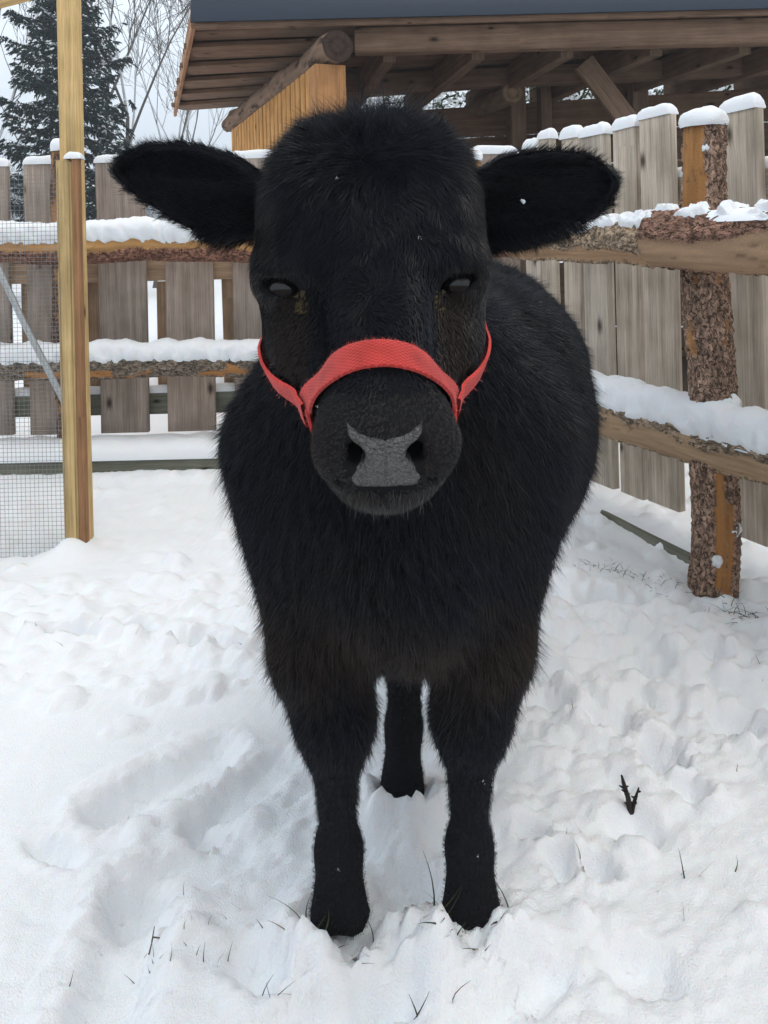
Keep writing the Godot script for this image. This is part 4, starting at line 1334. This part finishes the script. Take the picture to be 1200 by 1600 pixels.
# ---- coat: tufts of hair spread over a surface
func tuft_mesh(m: Material) -> ArrayMesh:
	var b := MB.new()
	var r := RandomNumberGenerator.new(); r.seed = 99
	for k in 16:
		var a := r.randf() * TAU; var q := sqrt(r.randf()) * 0.55
		var root := Vector3(cos(a) * q, 0, sin(a) * q)
		var lean := Vector3(r.randfn() * 0.35, 1.0, r.randfn() * 0.35)
		var len_ := r.randf_range(0.65, 1.1)
		var tw := r.randf() * TAU
		var side := Vector3(cos(tw), 0, sin(tw)) * 0.038
		var st := b.v.size()
		for j in 4:
			var f := j / 3.0
			var c := root + lean * f * len_ * Vector3(1, 1, 1) + Vector3(0, -0.18 * f * f, 0.45 * f * f)
			var w := side * (1.0 - 0.88 * f)
			var nn := Vector3(-sin(tw), 0.25, cos(tw)).normalized()
			b.add(c - w, nn); b.add(c + w, nn)
		b.lattice(st, 2, 4)
	return b.mesh(m)

var fur_buf := PackedFloat32Array()
var fur_count := 0

func fur_over(b: MB, i0: int, i1: int, spacing: float, style: Callable) -> void:
	var r := RandomNumberGenerator.new(); r.seed = 1234 + i0
	var carry := 0.0
	for k in range(i0, i1, 3):
		var ia := b.ix[k]; var ib := b.ix[k + 1]; var ic := b.ix[k + 2]
		var pa := b.v[ia]; var pb := b.v[ib]; var pc := b.v[ic]
		carry += (pb - pa).cross(pc - pa).length() * 0.5 / (spacing * spacing)
		while carry >= r.randf():
			carry -= 1.0
			var u := r.randf(); var w := r.randf()
			if u + w > 1.0: u = 1.0 - u; w = 1.0 - w
			var p := pa + (pb - pa) * u + (pc - pa) * w
			var nn := (b.n[ia] * (1.0 - u - w) + b.n[ib] * u + b.n[ic] * w).normalized()
			var s: Array = style.call(p, nn, r)      # [length, lift, flow, colour, width]
			if s.is_empty(): continue
			var fl: Vector3 = s[2]
			fl += Vector3(r.randfn(), r.randfn(), r.randfn()) * (0.13 if p.y > 0.86 and p.z > -0.95 else 0.22)
			var tang := fl - nn * fl.dot(nn)
			tang = tang.normalized() if tang.length_squared() > 1e-6 else nn.cross(Vector3.RIGHT).normalized()
			var y := (nn * float(s[1]) + tang).normalized()
			var x := y.cross(nn).normalized()
			var z := x.cross(y)
			if z.dot(tang - nn * 0.4) < 0: z = -z; x = -x
			var len_: float = s[0] * r.randf_range(0.7, 1.25)
			var wd: float = s[4]
			x *= wd; z *= wd; y *= len_
			var o := p - nn * 0.001
			var c: Color = s[3]
			var g := r.randf_range(0.75, 1.3)
			fur_buf.append_array(PackedFloat32Array([x.x, y.x, z.x, o.x, x.y, y.y, z.y, o.y, x.z, y.z, z.z, o.z, c.r * g, c.g * g, c.b * g, 1.0]))
			fur_count += 1

const FUR_BLACK := Color(0.0064, 0.0080, 0.0140)
const FUR_BROWN := Color(0.032, 0.022, 0.017)
const FUR_DUSTY := Color(0.036, 0.034, 0.034)

var band_pts := []       # centre points of the halter straps, to keep hair from growing through

func near_strap(p: Vector3) -> bool:
	for q in band_pts:
		if p.distance_squared_to(q) < 0.000172: return true
	return false

func in_nose(p: Vector3) -> bool:
	if p.z < -0.672 or p.y > 0.746 or p.y < 0.6885: return false
	var x := absf(p.x + 0.003)
	if p.y > 0.703 and p.y < 0.738 and x > 0.016 and x < 0.033: return true       # nostrils
	return x < 0.0245 and p.y < 0.7335 + 0.0115 * pow(x / 0.03, 3.0)

func head_style(p: Vector3, nn: Vector3, r: RandomNumberGenerator) -> Array:
	if p.z < -0.985: return []
	if sdf(p, BODY) < -0.012: return []
	if in_nose(p): return []
	for k in 2:
		var e: Vector3 = EYES[k]
		var d := p - e
		if d.z > 0.004 and Vector2(d.x / 0.0250, (d.y - 0.0015) / 0.0118).length() < 1.0: return []
	if p.y > 0.68 and p.y < 0.88 and near_strap(p): return []
	var W := Vector3(-0.006, 1.0, -0.80)
	var flow := (p - W).normalized()
	var c := FUR_BLACK
	var len_ := 0.012; var lift := 0.3; var wd := 0.0075
	var sx := absf(p.x + 0.014)
	if p.y > 0.875:
		var pf := smoothstep(0.955, 1.005, p.y + 0.012 * gn.clod.get_noise_2d(p.x, p.z))
		len_ = lerpf(0.018, 0.030, (p.y - 0.875) / 0.11); lift = 0.34
		flow = Vector3((p.x + 0.008) * 7.0, -0.55, 0.1)
		var wv: float = gn.warp.get_noise_2d(p.x * 5.0, p.y * 5.0)
		flow += Vector3(wv, wv * 0.5, 0)
		var crest := Vector3((p.x + 0.01) * 6.0 + wv, 0.55, 0.15 if p.z > -0.86 else -0.4)
		flow = flow.lerp(crest, pf); lift = lerpf(lift, 0.8, pf); len_ = lerpf(len_, 0.044 if absf(p.x + 0.01) < 0.06 else 0.034, pf)
		if p.z < -0.92: len_ = 0.028
	elif p.y > 0.80:
		len_ = 0.0125; lift = 0.24; flow = Vector3((p.x + 0.014) * 3.0, -0.6, 0)
		if Vector2(p.x + 0.012, p.y - 0.845).length() < 0.03:
			var rel := Vector2(p.x + 0.012, p.y - 0.848)
			flow = Vector3(rel.x - rel.y * 0.8, rel.y + rel.x * 0.8, 0) * 30.0; lift = 0.5; len_ = 0.014
	elif p.y > 0.765:
		len_ = 0.009; lift = 0.25; flow = Vector3((p.x + 0.01) * 4.0, -0.5, -0.1)
	else:
		len_ = 0.0055; lift = 0.35; flow = Vector3((p.x + 0.004) * 8.0, -0.4, 0.0); wd = 0.005
		c = FUR_BLACK.lerp(FUR_DUSTY, 1.15 if p.z > -0.69 else 0.6)
		if p.y < 0.686: len_ = 0.012; lift = 0.6; wd = 0.006; flow = Vector3(p.x * 5.0, -1, 0)
	if p.y < 0.87 and p.y > 0.72 and sx > 0.075: c = FUR_BLACK.lerp(FUR_DUSTY, 0.85); len_ = 0.012; lift = 0.35
	if p.y > 0.76 and p.y < 0.84 and sx > 0.062 and sx < 0.1: c = FUR_BLACK.lerp(FUR_BROWN, 0.9)
	if p.y > 0.70 and p.y < 0.74 and sx > 0.030 and sx < 0.058 and p.z > -0.7: c = c.lerp(FUR_BROWN * 1.3, 0.85)
	if p.y > 0.875 and sx > 0.09 : c = FUR_BLACK.lerp(FUR_DUSTY, 0.6)
	for k in 2:
		var e: Vector3 = EYES[k]
		var s := -1.0 if k == 0 else 1.0
		var d := Vector2(p.x - (e.x - s * 0.021), (p.y - (e.y - 0.016)) * 0.6)
		if d.length() < 0.0075 and r.randf() < (0.7 if k == 0 else 0.35): c = Color(0.22, 0.165, 0.07); len_ = 0.008
	return [len_, lift, flow, c, wd]

func body_style(p: Vector3, nn: Vector3, r: RandomNumberGenerator) -> Array:
	if p.y < -0.005: return []
	if p.y > 0.55 and p.z > -1.12 and sdf(p, HEAD) < -0.015: return []
	var len_ := 0.025; var lift := 0.5; var wd := 0.011
	var flow := Vector3(0.16, -0.9, -0.3)
	var c := FUR_BLACK
	if p.y < 0.33:
		var f := clampf((p.y - 0.12) / 0.21, 0.0, 1.0)
		len_ = lerpf(0.0055, 0.022, f); lift = lerpf(0.32, 0.5, f); flow = Vector3(0, -1, -0.25 * f); wd = lerpf(0.009, 0.0105, f)
		# feathering on the inner and back side of the forearm
		if p.y > 0.15 and p.y < 0.36: len_ *= 1.0 + 0.5 * clampf(-nn.z + 0.6 * absf(nn.x), 0.0, 1.0); lift += 0.25 * absf(nn.x)
		if p.y < 0.012: return []
	elif p.y > 0.78: flow = Vector3(0.3 * signf(p.x - 0.1), -0.35, -0.6); len_ = 0.03
	if p.y > 0.30 and p.y < 0.45 and p.z > -1.25: c = FUR_BLACK.lerp(FUR_BROWN, clampf(0.9 - absf(p.y - 0.375) / 0.1 + 0.6 * gn.warp.get_noise_2d(p.x * 2.0, p.y * 2.0), 0.0, 0.85))
	c = c.lerp(FUR_BROWN, clampf(gn.warp.get_noise_3d(p.x * 0.8, p.y * 0.8, p.z * 0.8) * 0.7, 0.0, 0.18))
	return [len_, lift, flow, c, wd]

# longer single hairs that stand off the coat
func guard_style(p: Vector3, nn: Vector3, r: RandomNumberGenerator) -> Array:
	var s := body_style(p, nn, r)
	if s.is_empty() or p.y < 0.1: return []
	s[0] *= r.randf_range(1.2, 1.8); s[1] = r.randf_range(0.6, 1.3); s[4] *= 0.7
	return s

# wispy topknot
func poll_style(p: Vector3, nn: Vector3, r: RandomNumberGenerator) -> Array:
	if p.y < 0.985 or p.z < -0.93 or absf(p.x + 0.008) > 0.075: return []
	var len_ := lerpf(0.072, 0.040, absf(p.x + 0.008) / 0.075) * r.randf_range(0.6, 1.2)
	return [len_, r.randf_range(0.9, 1.6), Vector3((p.x + 0.01) * 8.0 + r.randfn() * 0.5, 0.7, r.randfn() * 0.5), FUR_BLACK, 0.009]

func ear_style(p: Vector3, nn: Vector3, r: RandomNumberGenerator) -> Array:
	var s := signf(p.x + 0.015)
	var flow := Vector3(s * 1.0, -0.12, -0.1)
	var len_ := 0.013; var lift := 0.3
	if nn.z > 0.2 and r.randf() < 0.5: len_ = 0.022; flow = Vector3(s * 0.8, r.randfn() * 0.7, 0.3); lift = 0.5
	if p.y < 0.915: flow = Vector3(s * 0.5, -1.0, 0); len_ = 0.02
	if p.y > 0.975: flow = Vector3(s * 0.35, 0.9, 0); len_ = 0.014
	return [len_, lift, flow, FUR_BLACK.lerp(FUR_BROWN, 0.15 * r.randf()), 0.008]

func ribbon(path: Array, normals: Array, width: float, thick: float, closed: bool, m: Material, seed_ := 1) -> ArrayMesh:
	var b := MB.new()
	var n := path.size()
	var wn := noise(seed_, 60.0, 2)
	var across := [[-0.5, 0.0], [-0.5, 0.8], [-0.44, 1.0], [-0.2, 1.0], [0.0, 1.04], [0.2, 1.0], [0.44, 1.0], [0.5, 0.8], [0.5, 0.0]]
	var run := 0.0
	for j in n + (1 if closed else 0):
		var i := j % n
		var pa: Vector3 = path[(i - 1 + n) % n] if closed or i > 0 else path[i]
		var pb: Vector3 = path[(i + 1) % n] if closed or i < n - 1 else path[i]
		var t := (pb - pa).normalized()
		var nn: Vector3 = normals[i]
		nn = (nn - t * nn.dot(t)).normalized()
		var w := t.cross(nn)
		if j > 0: run += path[i].distance_to(path[(i - 1 + n) % n])
		for a in across:
			var p: Vector3 = path[i] + w * (a[0] * width) + nn * (a[1] * thick)
			var g: float = 1.0 + 0.3 * wn.get_noise_3d(p.x, p.y, p.z) + 0.15 * (absf(a[0]) * 2.0 - 0.6)
			b.add(p, nn, Color(0.56 * g, 0.058 * g, 0.050 * g), Vector2(run, a[0] * width))
	b.lattice(0, across.size(), n + (1 if closed else 0))
	b.smooth()
	var mid := across.size() * (n / 2) + 4
	if b.n[mid].dot(normals[n / 2]) < 0:
		b.flip(); b.smooth()
	return b.mesh(m)

func halter(calf_at: Vector3) -> void:
	var im := Image.create(64, 64, false, Image.FORMAT_RGB8)
	for j in 64:
		for i in 64:
			var s := 0.5 + 0.5 * sin(TAU * (i / 8.0)) * cos(TAU * (j / 8.0 + (0.5 if (i / 8) % 2 else 0.0)))
			im.set_pixel(i, j, Color(s, s, s))
	M.red.heightmap_enabled = true
	M.red.heightmap_texture = ImageTexture.create_from_image(im)
	M.red.heightmap_scale = 0.12
	M.red.uv1_scale = Vector3(38, 38, 1)
	var t := thing("halter", "red webbing halter worn on the black calf's muzzle", "halter", Vector3(0, 0.74, -0.74))
	var org := Vector3(0, 0.74, -0.74)
	# noseband: where a slanting plane cuts the muzzle
	var c := Vector3(-0.006, 0.738, -0.757)
	var wv := Vector3(0, 0.62, 0.78).normalized()
	var n := 72
	var rad := []
	for k in n:
		var a := TAU * k / n
		var dir := Vector3.RIGHT * sin(a) + wv * cos(a)
		var q := 0.03
		while q < 0.14 and sdf(c + dir * q, HEAD) < 0.0: q += 0.001
		rad.append(q)
	var path := []; var nor := []
	for k in n:
		var s := 0.0
		for e in range(-3, 4): s += rad[(k + e + n) % n]
		var a := TAU * k / n
		var dir := Vector3.RIGHT * sin(a) + wv * cos(a)
		var p := c + dir * (s / 7.0 + 0.0045)
		path.append(p - org); nor.append(sdf_normal(p, HEAD))
		band_pts.append(p)
	put("noseband", ribbon(path, nor, 0.027, 0.0035, true, M.red, 5), t)
	var frays := MB.new()
	var rr := RandomNumberGenerator.new(); rr.seed = 5
	for s in [-1.0, 1.0]:
		var pts := [Vector3(-0.006 + s * 0.066, 0.732, -0.752), Vector3(-0.008 + s * 0.088, 0.750, -0.795), Vector3(-0.010 + s * 0.112, 0.777, -0.845), Vector3(-0.012 + s * 0.121, 0.79, -0.90), Vector3(-0.012 + s * 0.115, 0.795, -0.955), Vector3(-0.012 + s * 0.11, 0.86, -1.01), Vector3(-0.012 + s * 0.02, 0.96, -0.99)]
		var cp := []; var cn := []
		for k in pts.size() - 1:
			for e in 6:
				var p: Vector3 = pts[k].lerp(pts[k + 1], e / 6.0)
				p = to_surface(p, HEAD, 5)
				var nn := sdf_normal(p, HEAD)
				p += nn * (0.006 if k > 0 or e > 2 else 0.0085)
				cp.append(p - org); cn.append(nn)
				band_pts.append(p)
				for z in 14:
					var o := nn.cross(Vector3.UP).normalized() * rr.randfn() * 0.004 + Vector3(0, rr.randf_range(-0.012, 0.012), 0)
					var st := frays.v.size()
					var d := (nn * 0.6 + Vector3(rr.randfn(), rr.randfn() - 0.4, rr.randfn()) * 0.8).normalized() * rr.randf_range(0.003, 0.008)
					var wd := d.cross(nn).normalized() * 0.0004
					var bp := p - org + o
					var g := rr.randf_range(0.7, 1.3)
					frays.add(bp - wd, nn, Color(0.5 * g, 0.06 * g, 0.05 * g)); frays.add(bp + wd, nn, Color(0.5 * g, 0.06 * g, 0.05 * g)); frays.add(bp + d, nn, Color(0.55 * g, 0.07 * g, 0.06 * g))
					frays.tri(st, st + 1, st + 2)
		put("cheek_strap", ribbon(cp, cn, 0.028, 0.0035, false, M.red, 9), t)
	# chin strap, hanging from the two joints under the jaw
	var ch := []; var chn := []
	var cpts := [Vector3(-0.070, 0.737, -0.756), Vector3(-0.066, 0.722, -0.748), Vector3(-0.055, 0.706, -0.750), Vector3(-0.030, 0.690, -0.770), Vector3(-0.004, 0.683, -0.780), Vector3(0.022, 0.690, -0.770), Vector3(0.048, 0.706, -0.750), Vector3(0.058, 0.722, -0.748), Vector3(0.060, 0.739, -0.756)]
	for k in cpts.size() - 1:
		for e in 6:
			var p := to_surface(cpts[k].lerp(cpts[k + 1], e / 6.0), HEAD, 5)
			var nn := sdf_normal(p, HEAD)
			p += nn * 0.006
			ch.append(p - org); chn.append(nn); band_pts.append(p)
	put("chin_strap", ribbon(ch, chn, 0.019, 0.0032, false, M.red, 12), t)
	for k in n:
		for z in 16:
			var nn: Vector3 = nor[k]
			var side := -1.0 if z % 2 else 1.0
			var tdir: Vector3 = (path[(k + 1) % n] - path[k]).normalized()
			var wdr := tdir.cross(nn).normalized()
			var bp: Vector3 = path[k] + wdr * side * 0.0132 + tdir * rr.randfn() * 0.003 + nn * 0.002
			var d := (wdr * side + nn * 0.5 + Vector3(rr.randfn(), rr.randfn(), rr.randfn()) * 0.5).normalized() * rr.randf_range(0.0015, 0.0045)
			var wd := tdir * 0.0003
			var st := frays.v.size()
			var g := rr.randf_range(0.7, 1.3)
			var col := Color(0.52 * g, 0.065 * g, 0.055 * g)
			frays.add(bp - wd, nn, col); frays.add(bp + wd, nn, col); frays.add(bp + d, nn, col)
			frays.tri(st, st + 1, st + 2)
	var fo := put("frayed_fibre", frays.mesh(M.red), t)
	fo.set_meta("kind", "stuff")

func calf() -> void:
	shape_head()
	shape_body()
	var at := Vector3(0.05, 0, -1.25)
	var t := thing("calf", "shaggy black calf standing in the snow, facing the camera", "calf", at)
	halter(at)
	var b := MB.new()
	net(b, BODY, Vector3(-0.36, -0.03, -2.05), Vector3(0.50, 1.0, -0.80), 0.0115)
	var iB := b.ix.size()
	net(b, HEAD, Vector3(-0.17, 0.62, -1.24), Vector3(0.15, 1.05, -0.60), 0.0045)
	var iH := b.ix.size()
	ear(b, Vector3(-0.112, 0.934, -0.868), Vector3(-0.165, 0.042, 0.012), Vector3(-0.15, -0.15, 1.0), 0.198, [[0.0, 0.026, 0.034], [0.14, 0.034, 0.044], [0.33, 0.046, 0.058], [0.55, 0.048, 0.045], [0.78, 0.038, 0.030], [0.93, 0.020, 0.016], [1.0, 0.003, 0.003]])
	ear(b, Vector3(0.085, 0.927, -0.868), Vector3(0.17, 0.026, 0.012), Vector3(0.15, -0.15, 1.0), 0.180, [[0.0, 0.030, 0.036], [0.14, 0.042, 0.050], [0.33, 0.053, 0.052], [0.55, 0.052, 0.050], [0.78, 0.042, 0.040], [0.93, 0.026, 0.024], [1.0, 0.004, 0.004]])
	var iE := b.ix.size()
	put("body", b.mesh(M.hide), t, Transform3D(Basis.IDENTITY, -at))
	# eyes
	for k in 2:
		var e: Vector3 = EYES[k]
		var sp := SphereMesh.new(); sp.radius = 0.0262; sp.height = 0.0524; sp.radial_segments = 40; sp.rings = 24; sp.material = M.eye
		put("eye", sp, t, Transform3D(Basis.IDENTITY, e - at + Vector3(0, -0.0058, -0.0052)))
	var ls := MB.new()
	for k in 2:
		var e: Vector3 = EYES[k]
		for q in 46:
			var u := rng.randf_range(-1.0, 1.0)
			var p := e + Vector3(u * 0.021, 0.0125 - 0.005 * u * u + u * (-0.006 if k == 0 else 0.006), 0.0195 - 0.005 * u * u)
			var dd := Vector3(u * 0.5 + rng.randfn() * 0.15, rng.randf_range(-0.25, 0.25), 1.0).normalized()
			var L := rng.randf_range(0.006, 0.012)
			tube(ls, [p, p + dd * L * 0.6, p + dd * L + Vector3(0, -0.002, 0)], [0.0004, 0.0003, 0.0001], 3, Color(0.008, 0.008, 0.009))
	put("eyelashes", ls.mesh(M.fur), t, Transform3D(Basis.IDENTITY, -at)).set_meta("kind", "stuff")
	# nose pad laid over the muzzle
	var pad := MB.new()
	var nu := 44; var nv := 36
	var lx := [[0.0, -0.0325], [0.18, -0.0315], [0.36, -0.0225], [0.52, -0.0190], [0.68, -0.0245], [0.82, -0.0285], [1.0, -0.0265]]
	for j in nv + 1:
		var v := float(j) / nv
		var k := 0
		while k < lx.size() - 2 and v > lx[k + 1][0]: k += 1
		var f := smoothstep(0.0, 1.0, (v - lx[k][0]) / (lx[k + 1][0] - lx[k][0]))
		var hw: float = -lerpf(lx[k][1], lx[k + 1][1], f)
		for i in nu + 1:
			var u := 2.0 * i / nu - 1.0
			var top := 0.7355 + 0.0115 * pow(absf(u), 3.0) - 0.0012 * exp(-pow(u / 0.1, 2.0))
			var y := lerpf(top, 0.6915, v)
			var p := cast(Vector3(-0.003 + u * hw, y, -0.55), Vector3(0, 0, -1), HEAD)
			var edge := minf(minf(1.0 - absf(u), v), 1.0 - v)
			p.z += -0.001 + 0.0026 * smoothstep(0.0, 0.08, edge)
			if absf(u) < 0.05: p.z -= 0.0012 * (1.0 - absf(u) / 0.05) * (1.0 - v)
			pad.add(p, Vector3.BACK, Color.WHITE, Vector2(p.x, p.y) * 12.0)
	pad.lattice(0, nu + 1, nv + 1)
	pad.smooth()
	if pad.n[700].z < 0: pad.flip(); pad.smooth()
	put("nose_pad", pad.mesh(M.nose), t, Transform3D(Basis.IDENTITY, -at))
	# pale bristles below the lip
	var wk := MB.new()
	for k in 45:
		var p := cast(Vector3(rng.randf_range(-0.036, 0.030), rng.randf_range(0.672, 0.688), -0.6), Vector3(0, 0, -1), HEAD)
		var dd := Vector3(rng.randfn() * 0.3 + p.x * 5.0, -0.7, rng.randf_range(0.2, 0.8)).normalized()
		tube(wk, [p - dd * 0.002, p + dd * rng.randf_range(0.004, 0.009), p + dd * 0.011 + Vector3(0, -0.004, 0)], [0.00035, 0.0003, 0.0001], 3, Color(0.07, 0.066, 0.062) * rng.randf_range(0.5, 1.4))
	var wo := put("whiskers", wk.mesh(M.fur), t, Transform3D(Basis.IDENTITY, -at))
	wo.set_meta("kind", "stuff")
	# flecks of snow caught in the coat
	var fk := MB.new()
	for q in [Vector3(0.16, 0.938, -0.60), Vector3(-0.045, 0.96, -0.6), Vector3(0.035, 0.90, -0.6), Vector3(-0.065, 0.745, -0.6), Vector3(0.11, 0.21, -0.8), Vector3(-0.075, 0.11, -0.8), Vector3(0.10, 0.12, -0.8)]:
		var lst: Array = HEAD if q.y > 0.6 else BODY
		var p := cast(q, Vector3(0, 0, -1), lst)
		if q.x > 0.15: p = Vector3(0.155, 0.938, -0.868)
		p.z += 0.011
		for e in 5:
			var c := p + Vector3(rng.randfn(), rng.randfn(), rng.randfn()) * 0.0009
			var st := fk.v.size()
			var s := 0.0003 + 0.0004 * rng.randf()
			if q.x > 0.15: s *= 4.0
			for z in 6: fk.add(c + [Vector3.UP, Vector3.RIGHT, Vector3.BACK, Vector3.LEFT, Vector3.FORWARD, Vector3.DOWN][z] * s, [Vector3.UP, Vector3.RIGHT, Vector3.BACK, Vector3.LEFT, Vector3.FORWARD, Vector3.DOWN][z])
			for z in 4:
				fk.tri(st, st + 1 + z, st + 1 + (z + 1) % 4); fk.tri(st + 5, st + 1 + z, st + 1 + (z + 1) % 4)
	var ko := put("snow_flecks", fk.mesh(M.snow), t, Transform3D(Basis.IDENTITY, -at))
	ko.set_meta("kind", "stuff")
	# coat
	fur_over(b, 0, iB, 0.0062, body_style)
	fur_over(b, 0, iB, 0.0125, guard_style)
	fur_over(b, iB, iH, 0.0031, head_style)
	fur_over(b, iB, iH, 0.0085, poll_style)
	fur_over(b, iH, iE, 0.0036, ear_style)
	var mm := MultiMesh.new()
	mm.transform_format = MultiMesh.TRANSFORM_3D
	mm.use_colors = true
	mm.mesh = tuft_mesh(M.fur)
	mm.instance_count = fur_count
	mm.buffer = fur_buf
	var fo := MultiMeshInstance3D.new()
	fo.name = "fur"
	fo.multimesh = mm
	fo.position = -at
	fo.set_meta("kind", "stuff")
	t.add_child(fo, true)

func _ready() -> void:
	rng.seed = 20240117
	# camera: level, lens shifted down, rolled a little
	var cam := Camera3D.new()
	cam.name = "camera"
	add_child(cam)
	cam.position = Vector3(0, 0.9, 0)
	cam.rotation_degrees = Vector3(0, 0, -1.3)
	var near := 0.05
	cam.set_frustum(near * 1600.0 / 1208.0, Vector2(0, -near * 428.0 / 1208.0), near, 400.0)
	cam.current = true
	# bright overcast sky
	var env := Environment.new()
	env.background_mode = Environment.BG_SKY
	var sky := Sky.new()
	var sm := ProceduralSkyMaterial.new()
	sm.sky_top_color = Color(0.92, 0.96, 1.0)
	sm.sky_horizon_color = Color(0.785, 0.825, 0.865)
	sm.sky_curve = 0.22
	sm.ground_horizon_color = Color(0.785, 0.825, 0.865)
	sm.ground_bottom_color = Color(0.75, 0.77, 0.80)
	sky.sky_material = sm
	env.sky = sky
	env.tonemap_mode = Environment.TONE_MAPPER_LINEAR
	env.tonemap_exposure = 1.5
	env.sdfgi_enabled = true; env.ssao_enabled = true; env.ssil_enabled = true
	env.fog_enabled = true
	env.fog_density = 0.006
	env.fog_light_color = Color(0.86, 0.89, 0.92)
	var we := WorldEnvironment.new()
	we.name = "world_environment"
	we.environment = env
	add_child(we)
	var sun := DirectionalLight3D.new()
	sun.name = "sun"
	sun.light_energy = 0.34
	sun.light_color = Color(1.0, 0.985, 0.965)
	sun.light_angular_distance = 40.0
	sun.shadow_enabled = true
	add_child(sun)
	sun.look_at_from_position(Vector3(0.9, 3.0, 0.7), Vector3(0, 0, 0))

	make_materials()
	build_ground()
	back_fence()
	right_fence()
	near_fence()
	log_rails_right()
	ground_board()
	mesh_enclosure()
	shed()
	trees()
	calf()
	plants()
